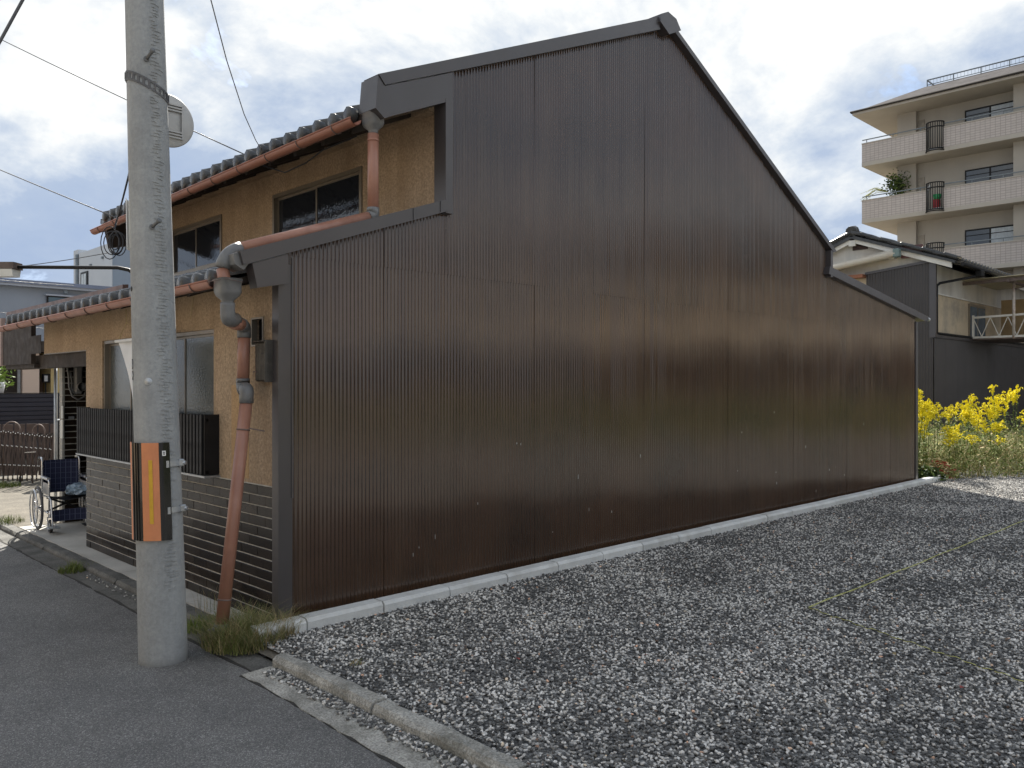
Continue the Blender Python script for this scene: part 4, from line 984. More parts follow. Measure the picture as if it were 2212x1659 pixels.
TW_ = thing('pale_tower_block', 'pale grey three-storey block with a narrow window above the far eave', 'building', (10.4, 34, 0))
t = MB(); t.box(10.42, 18, 34.02, 39.28, 0, 8.0); part(t, 'side_wall', M['towershade'], TW_)  # same pale block, this side coloured grey-blue for its shade
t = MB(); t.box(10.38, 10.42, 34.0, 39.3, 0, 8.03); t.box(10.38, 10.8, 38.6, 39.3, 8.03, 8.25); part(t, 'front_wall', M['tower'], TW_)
t = MB(); t.box(10.33, 10.379, 37.1, 38.1, 6.2, 7.05); w_ = part(t, 'window', M['black'], TW_)
t = MB(); t.box(10.32, 10.329, 37.3, 37.6, 6.3, 6.95); t.box(10.32, 10.329, 37.65, 37.95, 6.3, 6.95); part(t, 'pane', M['curtain'], w_)
t = MB(); t.tube([(10.33, 38.7, 5), (10.33, 38.7, 8)], .05, 6); t.tube([(10.33, 38.55, 5), (10.33, 38.55, 8)], .05, 6); part(t, 'drainpipe', M['grail'], TW_)
t = MB(); t.box(10.3, 10.379, 36.6, 36.8, 7.25, 7.32); t.box(10.3, 10.379, 35.0, 35.15, 7.4, 7.5); part(t, 'vent', M['grail'], TW_)

# ================================================================== NEIGHBOUR HOUSE (right, behind)
NX, NY = 17.58, 1.73
NH = thing('plaster_house', 'old neighbouring house with white stained gable, dark corrugated skirts and tiled roof', 'house', (NX, NY, 0))
t = MB(); t.prism([(NY + .03, 0), (NY + .03, 4.42), (3.55, 5.15), (5.6, 4.25), (5.6, 0)], 'x', NX + .03, 27); part(t, 'wall', M['plaster'], NH)
t = MB(); t.prism([(1.75, 4.50), (3.55, 5.17), (4.25, 4.90), (4.25, 4.25), (1.75, 4.25)], 'x', NX, NX + .029); part(t, 'gable', M['plaster'], NH)
t = MB(); t.box(NX - .001, NX + .028, 3.2, 5.6, 2.4, 4.249); part(t, 'lower_wall', M['cream'], NH)
t = MB()
for yb, zb, ye, ze in ((3.62, 5.27, 1.30, 4.40), (3.50, 5.27, 4.35, 4.93)):
    t.prism([(yb, zb - .14), (yb, zb), (ye, ze), (ye, ze - .14)], 'x', NX - .16, NX - .11)
t.box(NX - .17, NX - .10, 3.48, 3.64, 5.02, 5.16); t.box(NX - .16, NX, 2.55, 2.68, 4.60, 4.76)
part(t, 'bargeboard', M['whitewood'], NH)
t = MB(); t.prism([(3.56, 5.28), (1.22, 4.42), (1.22, 4.36), (3.56, 5.20)], 'x', NX - .2, 27); t.prism([(3.56, 5.28), (4.6, 4.86), (4.6, 4.78), (3.56, 5.20)], 'x', NX - .2, 27); nroof = part(t, 'roof', M['kawara'], NH)
# verge and slope tiles of the neighbour's roof
vt = MB(); vt.bbox(-.17, .17, -.16, .16, -.02, .055, .02); vme = mesh_of(vt, 'verge_tile', M['kawara'])
for k in range(10):
    f_ = k / 9; at('verge_tile', vme, (NX - .10, 3.42 - f_ * 2.12, 5.29 - f_ * .79 + .015 * (k % 2)), nroof, rot=(R(20) + random.uniform(-.05, .05), 0, 0))
for k in range(5): at('verge_tile', vme, (NX - .10, 3.72 + k * .2, 5.27 - k * .078), nroof, rot=(R(-21), 0, 0))
rt = MB()
for k in range(40):
    xx = NX + .2 + k * .235
    rt.tube([(xx, 1.16, 4.44), (xx, 3.5, 5.30)], .05, 6)
    rt.lathe([(0, -.02), (.06, -.015), (.06, .02)], (xx, 1.17, 4.445), axis=(0, 1, 0), seg=8)
part(rt, 'tile_rolls', M['kawara'], nroof)['kind'] = 'stuff'
t = MB(); t.tube([(NX - .2, 3.56, 5.34), (27, 3.56, 5.34)], .10, 10); t.tube([(NX - .22, 3.56, 5.36), (NX - .05, 3.56, 5.40)], .14, 10)
for k in range(8): t.bbox(NX - .1 + k * .30, NX + .15 + k * .30, 3.42, 3.70, 5.22, 5.36, .02)
part(t, 'ridge_tiles', M['kawara'], nroof)
t = MB(); t.box(NX - .02, NX - .002, 3.24, 3.60, 4.93, 5.10); gv = part(t, 'gable_vent', M['black'], NH)
for k in range(5): t = MB(); t.box(NX - .035, NX - .021, 3.24, 3.60, 4.935 + k * .034, 4.955 + k * .034); part(t, 'louvre', mat('brown_louvre', (.075, .04, .03), .7), gv)
# lean-to gutter: cream pipe and rusty eave
t = MB(); t.tube([(NX - .35, 5.0, 4.37), (NX - .35, 2.45, 4.69)], .075, 10); part(t, 'gutter', mat('cream_pipe', (.55, .50, .41), .6, var=.15, scale=3, stain=((.30, .22, .16), .5, 3)), NH)
t = MB(); t.prism([(2.5, 4.66), (5.0, 4.34), (5.0, 4.44), (2.5, 4.80)], 'x', NX - .36, NX - .02); part(t, 'lean_to_roof', M['plaster'], NH)
t = MB(); t.box(NX - .25, NX - .02, 3.27, 5.0, 4.22, 4.30); part(t, 'rusty_eave', mat('rusty_sheet', (.27, .11, .06), .7, var=.3, scale=3), NH)
t = MB(); t.bbox(NX - .42, NX - .24, 2.36, 2.5, 4.60, 4.80, .02); part(t, 'gutter_outlet', mat('verdigris', (.16, .22, .21), .6), NH)
t = MB(); t.box(NX - .12, NX - .03, 1.95, 2.42, 4.60, 4.88); part(t, 'maroon_panel', mat('maroon_sheet', (.12, .05, .05), .5), NH)
# corrugated cladding: side panel and long skirt
def ribs_x(x0, y0, y1, zlo, zt, pitch=.064, amp=.008):
    n = int((y1 - y0) / pitch * 6); v = []
    for i in range(n + 1):
        y_ = y0 + (y1 - y0) * i / n; xx = x0 - amp * math.sin(2 * math.pi * y_ / pitch); v += [(xx, y_, zlo), (xx, y_, zt(y_))]
    b = MB(); b.add(v, [(2 * i, 2 * i + 1, 2 * i + 3, 2 * i + 2) for i in range(n)], sm=True); return b
def ribs_y(y0, x0, x1, zlo, zt, pitch=.064, amp=.008):
    n = int((x1 - x0) / pitch * 6); v = []
    for i in range(n + 1):
        xx = x0 + (x1 - x0) * i / n; y_ = y0 - amp * math.sin(2 * math.pi * xx / pitch); v += [(xx, y_, zlo), (xx, y_, zt(xx))]
    b = MB(); b.add(v, [(2 * i, 2 * i + 2, 2 * i + 3, 2 * i + 1) for i in range(n)], sm=True); return b
nsid = mat('charcoal_siding', (.050, .043, .040), .36, var=.12, scale=1.5, spec=.5)
ps = 3.26
for k in range(2):
    part(ribs_x(NX - .04, ps - .77, ps, 2.3, lambda y_: 4.30 + (3.26 - y_) * .10), 'siding_sheet', nsid, NH); ps -= .765
t = MB(); t.prism([(3.28, 4.29), (3.28, 4.35), (1.70, 4.51), (1.70, 4.45)], 'x', NX - .07, NX - .03); t.box(NX - .07, NX - .0, 1.66, 1.80, 2.70, 4.47); part(t, 'cladding_trim', M['trim'], NH)
xx = NX - .04
for k in range(12):
    part(ribs_y(NY - .02, xx, xx + .79, 0, lambda q: 2.70), 'siding_sheet', nsid, NH); xx += .785
for k in range(6): part(ribs_x(NX - .041, 1.73 + k * .6, 1.73 + k * .6 + .61, 0, lambda y_: 2.69), 'siding_sheet', nsid, NH)
t = MB(); t.box(NX - .08, 27, NY - .06, NY + .028, 2.70, 2.79); part(t, 'wall_trim', M['trim'], NH)
t = MB(); t.box(NX + .03, 26.9, NY + .012, NY + .029, 2.79, 3.72); part(t, 'beige_panel', M['beige'], NH)
t = MB(); t.box(NX + .05, 26.9, NY - .02, NY + .011, 3.72, 3.75); part(t, 'string_course', M['whitewood'], NH)
t = MB(); t.box(20.10, 21.42, NY - .02, NY + .0115, 2.80, 3.66); w_ = part(t, 'window', M['alum'], NH)
for a in (20.16, 20.80): t = MB(); t.box(a, a + .56, NY - .026, NY - .021, 2.84, 3.60); part(t, 'pane', mat('blue_pane', (.09, .14, .19), .15, spec=.8), w_)
t = MB(); t.box(NX - .1, 27, 1.13, 1.20, 4.36, 4.41); part(t, 'eave_board', M['oldwood'], NH)
t = MB(); t.tube([(NX - .1, 1.08, 4.33), (23.5, 1.08, 4.33)], .045, 8)
t.tube([(18.7, 1.08, 4.30), (18.7, 1.10, 4.18), (17.85, 1.68, 3.98), (17.66, 1.69, 3.90), (17.66, 1.69, 2.82), (17.72, 1.68, 2.80), (25, 1.66, 2.80)], .032, 8); t.bbox(18.6, 18.8, 1.0, 1.16, 4.14, 4.30, .02)
part(t, 'downpipe', M['black'], NH)
# drying balcony: white rails, zigzag bars, rusty post and sheet canopy
DB = thing('drying_balcony', 'rusty white balcony frame with zigzag bars and sheet canopy on the plaster house', 'balcony', (20.15, 1.7, 2.78))
bx, y0_, y1_ = 20.15, 1.64, -.10
t = MB(); t.bar((bx, y0_, 3.30), (bx, y1_, 3.34), .05); t.bar((bx, y0_, 2.80), (bx, y1_, 2.80), .05); t.bar((bx, y0_, 2.78), (bx, y0_, 3.36), .045)
t.bar((bx, y1_ + .02, 3.34), (bx + 2.2, y1_ + .02, 3.34), .05); t.bar((bx, y1_ + .02, 2.80), (bx + 2.2, y1_ + .02, 2.80), .05); part(t, 'rails', M['whitewood'], DB)
t = MB()
for k in range(9):
    a = y0_ + (y1_ - y0_) * k / 9; c = y0_ + (y1_ - y0_) * (k + 1) / 9
    t.bar((bx, a, 2.82 if k % 2 else 3.29), (bx, c, 3.29 if k % 2 else 2.82), .016)
part(t, 'zigzag_bars', M['whitewood'], DB)
t = MB(); t.tube([(bx, .74, 2.74), (bx, .74, 4.22)], .035, 8); part(t, 'post', mat('flaking_white_steel', (.55, .50, .45), .7, var=.2, scale=8, stain=((.26, .10, .07), .7, 6)), DB)
t = MB(); t.box(bx, bx + 2.2, y1_, y0_ - .0, 2.74, 2.77); part(t, 'deck', M['rust'], DB)
for k in range(3): t = MB(); t.prism([(y1_ - .3, 4.24), (y0_ + .1, 4.20), (y0_ + .1, 4.215), (y1_ - .3, 4.255)], 'x', bx - .5 + k * .95, bx + .44 + k * .95); part(t, 'canopy_sheet', M['canopy'], DB)
t = MB(); t.bar((bx - .4, y0_ + .2, 4.13), (bx - .4, y1_ - .3, 4.17), .06, .08); t.bar((bx - .5, .74, 4.12), (bx + 2.2, .74, 4.12), .05, .06); t.bar((bx + .0, .74, 3.95), (bx - .0, -.2, 4.12), .03); part(t, 'canopy_beam', M['rust'], DB)
t = MB(); t.box(bx + 2.25, bx + 2.3, -.4, 1.6, 2.8, 3.9); part(t, 'screen', mat('tan_corrugated', (.40, .29, .16), .7, var=.15, scale=2), DB)

NH.location = (24.68, 4.07, -.56); NH.scale = (1.35,) * 3
DB.location = (28.15, 4.03, 3.193); DB.scale = (1.35,) * 3
# ================================================================== APARTMENT BLOCK (right, far)
AX, AY = 39.53, 12.4
AP = thing('apartment_building', 'five-storey beige apartment block with tiled balcony parapets and slate mansard roof', 'apartment building', (AX, AY, 0))
t = MB(); t.box(41.05, 54, -14, 11.1, 0, 15.5); part(t, 'wall', M['apt'], AP)
t = MB(); t.box(40.75, 41.05, 10.2, 11.1, 0, 15.45); t.box(40.2, 41.05, 5.0, 5.75, 0, 15.45); t.box(40.2, 41.05, -3, -2.2, 0, 15.45); part(t, 'piers', M['apt'], AP)
ST = 2.905
for k in range(5):
    zt = 13.96 - k * ST
    t = MB(); t.box(AX - .02, 41.05, -14, AY + .0, zt - 1.19, zt - .99); t.box(41.0501, 45.0, 11.101, AY - .0, zt - 1.19, zt - .995); part(t, 'balcony_slab', M['apt'], AP)
    for (a, c) in ((9.28, AY), (-6.0, 8.52), (-14, -6.8)):
        t = MB(); t.box(AX, AX + .13, a, c, zt - .99, zt - .05); pp = part(t, 'parapet', M['apttile'], AP)
        t = MB(); t.box(AX - .03, AX + .16, a - .01, c + .01, zt - .05, zt); part(t, 'parapet_cap', M['apt'], pp)
        t = MB(); t.bar((AX + .06, a, zt + .17), (AX + .06, c, zt + .17), .045)
        y_ = a + .3
        while y_ < c: t.bar((AX + .06, y_, zt), (AX + .06, y_, zt + .17), .03); y_ += 1.3
        part(t, 'handrail', M['grail'], pp)
    t = MB(); t.box(AX + .13, 45.0, AY - .13, AY - .002, zt - .99, zt - .05); part(t, 'end_parapet', M['apttile'], AP)
    # bowed iron railing
    t = MB(); cyy = 8.90
    for j in range(13):
        a = math.pi * j / 12; p = Vector((AX + .05 - .36 * math.sin(a), cyy + .39 * math.cos(a), 0)); t.tube([p + Vector((0, 0, zt - 1.05)), p + Vector((0, 0, zt + .26))], .018, 5)
    for zz_, r_ in ((zt + .26, .36), (zt + .02, .36), (zt - 1.02, .36), (zt - 1.10, .38)):
        t.tube([(AX + .05 - r_ * math.sin(math.pi * j / 12), cyy + (r_ + .03) * math.cos(math.pi * j / 12), zz_) for j in range(13)], .03, 6)
    part(t, 'bowed_railing', M['black'], AP)
    t = MB(); t.tube([(AX + .12, cyy + .36, zt - .98), (AX + .12, cyy - .36, zt - .98)], .09, 8); part(t, 'railing_foot', mat('pale_foot', (.6, .6, .57), .7), AP)
    # glazed door/window onto balcony
    for y0_ in (5.80, -2.1, -9.5):
        t = MB(); t.box(40.985, 41.049, y0_, y0_ + 2.22, zt - .9, zt + .98); w_ = part(t, 'window', M['black'], AP)
        for i in range(2):
            pn = M['curtain'] if (i + k) % 2 == 0 and k in (0, 2) else M['aptglass']
            t = MB(); t.box(40.97, 40.984, y0_ + .07 + i * 1.08, y0_ + 1.07 + i * 1.08, zt - .85, zt + .90); part(t, 'pane', pn, w_)
            t = MB(); t.box(40.962, 40.969, y0_ + .07 + i * 1.08, y0_ + 1.07 + i * 1.08, zt + .66, zt + .70); part(t, 'glazing_bar', M['black'], w_)
    t = MB(); t.tube([(40.95, 9.75, zt - .8), (40.95, 9.75, zt + (.45 if k % 2 == 0 else .25)), (40.95, 9.60, zt + .55)], .06, 8); part(t, 'vent_pipe', M['white'], AP)
    t = MB(); t.box(41.0, 41.049, 9.88, 10.19, zt - 1, zt + 1.0); part(t, 'slot_shade', mat('shade_render', (.33, .295, .245), .85), AP)  # slot as a flat panel, its shade put into a darker render colour
# roof: deep eave with soffit, slate slopes, deck rail
t = MB(); EZ = 15.55
ev = [(39.2, 12.75), (39.2, -14), (56, -14), (56, 12.75)]; iv = [(42.1, 10.25), (42.1, -14), (54, -14), (54, 10.25)]
t.add([(x, y_, EZ) for x, y_ in ev] + [(x, y_, 16.95) for x, y_ in iv], [(0, 4, 5, 1), (3, 7, 4, 0), (4, 7, 6, 5), (2, 6, 7, 3)]); part(t, 'slate_roof', M['slate'], AP)
t = MB(); t.prism([(39.2, 12.75), (39.2, -14), (56, -14), (56, 12.75)], 'z', 15.40, 15.545); part(t, 'eave', M['apt'], AP)
t = MB(); t.tube([(39.14, -14, 15.56), (39.14, 12.81, 15.56), (56, 12.81, 15.56)], .055, 6); part(t, 'roof_gutter', mat('dark_gutter', (.05, .045, .042), .9, spec=.05), AP)
t = MB(); t.bar((42.2, 10.15, 17.30), (42.2, -14, 17.30), .05); t.bar((42.2, 10.15, 17.30), (53, 10.15, 17.30), .05); t.bar((42.2, 10.15, 17.05), (42.2, -14, 17.05), .03)
y_ = 10.15
while y_ > -14: t.bar((42.2, y_, 16.9), (42.2, y_, 17.30), .04); y_ -= 1.25
y_ = 10.0
while y_ > -6: t.bar((42.2, y_, 17.05), (42.2, y_, 17.28), .010); y_ -= .16
part(t, 'roof_rail', M['grail'], AP)
# things on the balconies
t = MB(); t.bbox(39.75, 40.05, 8.80, 9.08, 9.98, 10.60, .03); tag(t.build('red_crate', M['redbin']), 'dark red crate behind the bowed railing under the green tub', 'crate')
t = MB(); t.lathe([(0, 0), (.15, 0), (.19, .24), (.17, .24), (.0, .22)], (39.9, 8.92, 10.602), seg=14); tag(t.build('green_tub', M['greenbin']), 'bright green tub standing on a red crate on the balcony', 'tub')

# ================================================================== VEGETATION
def blades(n, rad, h0, h1, lean, w, droop=.5, cx=0, cy=0, ell=1.0):
    b = MB()
    for _ in range(n):
        r_ = rad * math.sqrt(random.random()); a = random.uniform(0, 2 * math.pi); x0, y0 = cx + r_ * math.cos(a), cy + r_ * math.sin(a) * ell
        h = random.uniform(h0, h1) * (1 - .4 * (r_ / rad)); d = random.uniform(0, 2 * math.pi); l_ = random.uniform(.2, 1) * lean * h
        ww = w * random.uniform(.6, 1.2); sx, sy = -math.sin(d) * ww, math.cos(d) * ww; v = []
        for k, t_ in enumerate((0, .35, .7, 1.0)):
            f_ = l_ * t_ ** 1.6; z = h * (t_ - droop * .45 * t_ ** 3); tw = (1 - t_ * .9)
            v += [(x0 + math.cos(d) * f_ - sx * tw, y0 + math.sin(d) * f_ - sy * tw, z), (x0 + math.cos(d) * f_ + sx * tw, y0 + math.sin(d) * f_ + sy * tw, z)]
        mi = 0 if random.random() < .62 else 1
        b.add(v, [(2 * k, 2 * k + 1, 2 * k + 3, 2 * k + 2) for k in range(3)], mi=mi)
    return b
def leaves(b, n, fn, size, mis=(0,), flat=.5):
    for _ in range(n):
        p = Vector(fn()); s_ = size * random.uniform(.6, 1.3); u = Vector((random.gauss(0, 1), random.gauss(0, 1), random.gauss(0, flat))).normalized(); w = u.cross(Vector((random.gauss(0, 1), random.gauss(0, 1), random.gauss(0, 1)))).normalized()
        b.add([p - u * s_, p + w * s_ * .38, p + u * s_, p - w * s_ * .38], [(0, 1, 2, 3)], mi=random.choice(mis))
    return b
def tuft(name, label, loc, *a, mats=None, **k):
    o = blades(*a, **k).build(name, mats or [M['grass'], M['straw']]); o.location = loc; return tag(o, label, 'grass tuft', 'grass tufts at the road edge')
tuft('grass_tuft', 'large dry grass tuft round the foot of the leaning downpipe', (-.25, -.06, -.03), 2400, .27, .12, .34, 1.5, .0024)
tuft('grass_tuft', 'low green grass between the concrete pole and the downpipe foot', (-.29, .42, -.03), 500, .17, .05, .13, .9, .0028, mats=[M['leaf'], M['grass']])
tuft('grass_tuft', 'reddish dry grass spilling over the kerb end beside the corner trim', (-.06, -.16, 0), 300, .10, .08, .24, 1.2, .0024, mats=[M['straw'], M['straw']])
tuft('grass_tuft', 'small green grass clump growing in the gutter by the far kerb', (-.36, 2.95, RZ), 420, .14, .06, .14, 1.1, .0032, mats=[M['grass'], M['leaf']])
tuft('grass_tuft', 'sparse tall seed grass standing against the tiled base', (-.14, .72, 0), 26, .10, .18, .36, .5, .0018, mats=[M['straw'], M['leaf']])
tuft('grass_tuft', 'sunlit green grass at the left edge beside the kerb', (-.22, 6.0, 0), 300, .22, .06, .16, 1.0, .003, mats=[M['grass'], M['leaf']])
tuft('grass_tuft', 'green grass strip below the folding gate', (.50, 9.85, 0), 700, .40, .06, .18, .8, .004, mats=[M['leaf'], M['grass']], ell=.6)
tuft('grass_tuft', 'tiny weed in the gravel near the old kerb', (-.05, -.98, 0), 60, .05, .02, .05, 1.2, .003)
# goldenrods: stems, leaves and arching yellow plumes
def goldenrod(seed):
    random.seed(seed); h = random.uniform(.95, 1.2)
    st = MB(); lv = MB(); fl = MB(); n = random.randint(4, 6)
    for s_ in range(n):
        a = random.uniform(0, 6.28); r_ = random.uniform(0, .22); bx_, by = r_ * math.cos(a), r_ * math.sin(a); hh = h * random.uniform(.62, 1.0)
        tx, ty = bx_ + random.uniform(-.12, .12), by + random.uniform(-.12, .12)
        P = lambda t_: Vector((bx_ + (tx - bx_) * t_ ** 1.5, by + (ty - by) * t_ ** 1.5, hh * t_))
        st.tube([P(k / 4) for k in range(5)], [.006, .006, .005, .004, .003], 5)
        for k in range(80):
            t_ = random.uniform(.12, .90); p = P(t_); d = random.uniform(0, 6.28); L_ = random.uniform(.05, .10); u = Vector((math.cos(d), math.sin(d), random.uniform(-.25, .35))); w = Vector((-math.sin(d), math.cos(d), 0))
            lv.add([p, p + u * L_ * .5 + w * .010, p + u * L_, p + u * L_ * .5 - w * .010], [(0, 1, 2, 3)])
        for k in range(random.randint(10, 14)):
            t_ = random.uniform(.80, 1.0); p = P(t_); d = random.uniform(0, 6.28); L_ = (1.06 - t_) * .55 + .035
            for j in range(13):
                q = (j + .5) / 13; pp = p + Vector((math.cos(d) * L_ * q, math.sin(d) * L_ * q, .10 * math.sin(q * 2.2) + random.uniform(-.008, .012)))
                for _ in range(2):
                    e = Vector((random.gauss(0, 1), random.gauss(0, 1), random.gauss(0, 1))).normalized() * .013; g_ = e.cross(Vector((random.gauss(0, 1), random.gauss(0, 1), 1))).normalized() * .010
                    o_ = Vector((random.uniform(-.012, .012), random.uniform(-.012, .012), random.uniform(-.006, .012)))
                    fl.add([pp + o_ - e, pp + o_ + g_, pp + o_ + e, pp + o_ - g_], [(0, 1, 2, 3)])
    t = thing('goldenrod', '', 'plant', (0, 0, 0)); WL[t.name] = Vector((0, 0, 0))
    st.build('stem', M['leaf'], t); lv.build('leaves', M['leaf'], t); fl.build('flower_plume', M['golden'], t); return t
protos = [goldenrod(s_) for s_ in (3, 11, 23, 37)]
random.seed(19)
gspots = [  # (x, y, height factor, label)
 (12.75, .45, 1.25, 'tallest goldenrod rising right beside the end of the brown siding'),
 (13.3, .55, .98, 'goldenrod with a drooping plume just right of the siding end'),
 (13.9, .50, 1.05, 'goldenrod in front of dried brown seed heads near the siding'),
 (14.3, .10, .95, 'goldenrod with a wide plume low in the left half of the clump'),
 (15.0, .35, 1.16, 'goldenrod with twin tall plumes in the middle of the clump'),
 (15.5, .05, 1.0, 'goldenrod just right of the twin tall plumes'),
 (15.9, .0, 1.12, 'goldenrod left of the tall right-hand plume'),
 (16.6, .05, 1.24, 'tall goldenrod standing at the right of the clump against dark siding'),
 (16.9, -.5, 1.0, 'goldenrod leaning out below the tall right-hand plume'),
 (16.4, -.85, .78, 'low goldenrod arching over the pale reed grass'),
 (18.4, -.6, 1.1, 'goldenrod at the right edge of the picture'),
 (14.6, -.35, .72, 'short goldenrod low at the front of the clump'),
 (13.5, .0, .70, 'small goldenrod in the shade low by the siding')]
for i, (x, y_, s_, lb) in enumerate(gspots):
    if i < 4: o = protos[i]; o.location = (x, y_, 0)
    else: o = copy_thing(protos[i % 4], (x, y_, 0))
    o.rotation_euler = (0, 0, i * 1.9); o.scale = (1.05, 1.05, s_ * 1.12); o['label'] = lb; o['group'] = 'goldenrods at the end of the lot'; o['category'] = 'plant'
# weedy mass round the goldenrods
b = MB()
def inweeds():
    while True:
        x, y_ = random.uniform(11.7, 24), random.uniform(-2.8, 3.6)
        if random.random() < (x - 11) / 16: continue
        if y_ > -.05 - (x - 12.0) * .62 + .06 * math.sin(x * 6): return x, y_
def fn():
    x, y_ = inweeds(); edge = min(1, (y_ + .1 + (x - 12.0) * .62) * 1.1); h = (.10 + .78 * max(0, edge) * (.55 + .45 * math.sin(x * 2.3 + 1) * math.sin(y_ * 2.9 + x * .7) + .25 * math.sin(x * 5.1 + y_ * 4))) * random.random() ** .75; return (x, y_, h)
leaves(b, 24000, fn, .034, (0, 0, 1, 1, 2, 3), .7)
tag(b.build('undergrowth', [M['leaf'], M['leafpale'], M['grass'], M['straw']]), 'tangle of green and dry weeds filling the end of the lot under the goldenrods', 'weeds', kind='stuff')
b = MB()
for _ in range(11000):
    x, y_ = inweeds(); edge = max(0, min(1, (y_ + .1 + (x - 12.0) * .62) * 1.1))
    bl = blades(1, .01, .12 + .35 * edge, .25 + .75 * edge, 1.0, .0055, cx=x, cy=y_); b.add(bl.v, bl.f, mi=random.choice((0, 0, 1, 2)))
tag(b.build('long_grass', [M['grass'], M['straw'], M['leafpale']]), 'long mixed grass growing through the weeds at the end of the lot', 'grass', kind='stuff')
def clump(name, label, c, r_, n, size, mats, cat='plant', zf=1.0):
    b = MB(); c = Vector(c)
    def f():
        d = Vector((random.gauss(0, 1), random.gauss(0, 1), random.gauss(0, 1))).normalized() * r_ * random.random() ** .45; return c + Vector((d.x, d.y, abs(d.z) * zf))
    leaves(b, n, f, size, tuple(range(len(mats))), .6); return tag(b.build(name, mats), label, cat)
clump('ivy', 'dark ivy clump at the foot of the brown siding end', (11.98, -.02, .0), .26, 500, .05, [M['leafdark'], M['leaf']])
clump('red_leaved_weed', 'reddish dying weed between the ivy and the goldenrods', (12.6, .0, .0), .30, 500, .045, [M['redleaf'], M['straw'], M['leafpale']])
b = blades(420, .42, .55, .95, 1.0, .006); o = b.build('reed_grass', [M['straw'], M['leafpale']]); o.location = (17.4, -1.2, 0); tag(o, 'feathery pale reed grass bending at the right edge', 'grass tuft')
b = blades(900, .7, .18, .5, 1.1, .007); o = b.build('grass_mound', [M['grass'], M['leaf']]); o.location = (15.6, -1.75, 0); tag(o, 'smooth green grass mound in front of the reed grass', 'grass tuft')
# balcony shrub and potted plant
BP = thing('balcony_shrub', 'dark bushy shrub growing over the middle balcony parapet', 'plant', (40.3, 10.9, 10.2))
t = MB(); t.tube([(40.3, 10.9, 10.0), (40.3, 10.95, 11.6)], .03, 6); part(t, 'trunk', M['darkwood'], BP)
t = MB(); leaves(t, 800, lambda: (40.2 + random.gauss(0, .25), 10.95 + random.gauss(0, .24), 11.7 + random.gauss(0, .26)), .09, (0, 1), .6); part(t, 'foliage', [M['leafdark'], M['leaf']], BP)
t = MB()
for k in range(16):
    a = random.uniform(-1, 1); p = Vector((40.1, 11.3, 11.4)); t.tube([p, p + Vector((-.2, .4 + .3 * random.random(), .3 * random.random())), p + Vector((-.3 * random.random(), .9 + .6 * random.random(), a * .3 - .1))], .008, 4)
part(t, 'twigs', M['leafpale'], BP)
PP = thing('potted_plant', 'bright green potted plant above the navy fence at the left edge', 'plant', (1.4, 13.4, 1.3))
t = MB(); t.lathe([(0, 0), (.10, 0), (.14, .24), (.12, .24)], (1.36, 13.4, 1.42), seg=14); part(t, 'pot', M['white'], PP)
t = MB(); leaves(t, 260, lambda: (1.36 + random.gauss(0, .11), 13.4 + random.gauss(0, .11), 1.78 + random.gauss(0, .13)), .055, (0,), .5); part(t, 'foliage', [mat('bright_leaf', (.17, .26, .04), .5, var=.3, scale=9)], PP)
t = MB(); t.box(1.1, 1.7, 13.2, 13.6, 0, 1.415); tag(t.build('plant_stand', M['darkwood']), 'dark stand behind the navy fence carrying the potted plant', 'stand')

# ================================================================== STRINGS, LEAVES AND STONES ON THE LOT
def rope(name, label, p, q, m):
    b = MB(); p, q = Vector(p), Vector(q); n = 90
    for ph in (0, math.pi):
        b.tube([p.lerp(q, k / n) + Vector((.0, math.cos(ph + k * 1.1) * .0022, .024 + .004 * math.sin(ph + k * 1.1) + .004 * math.sin(k * .4))) for k in range(n + 1)], .0022, 5, mi=0 if ph == 0 else 1)
    return tag(b.build(name, m), label, 'rope', 'ropes marking a bay on the gravel')
rope('marking_rope', 'pale yellow twine stretched along the gravel towards the right edge', (2.87, -2.28, 0), (9.6, -2.34, 0), [M['rope_y'], M['rope_y']])
rope('marking_rope', 'black and yellow twisted rope crossing the gravel towards the lower right', (2.87, -2.28, 0), (2.30, -3.75, 0), [M['wire'], M['rope_y']])
for i, (x, y_, lb) in enumerate([(1.95, -3.55, 'red fallen leaf on the gravel near the lower right'), (.62, -1.62, 'brownish red leaf on the gravel near the kerb corner'), (1.2, -2.1, 'small red leaf in the middle of the near gravel'), (2.25, -3.1, 'pale orange leaf scrap on the right gravel')]):
    b = MB(); b.add([(-.022, 0, .0), (0, -.012, .006), (.024, 0, .002), (0, .013, .008)], [(0, 1, 3), (1, 2, 3)]); o = b.build('fallen_leaf', M['redleaf'] if i < 3 else M['straw']); o.location = (x, y_, .03); o.rotation_euler = (.2, .1, i * 1.3); tag(o, lb, 'leaf', 'leaves on the gravel')

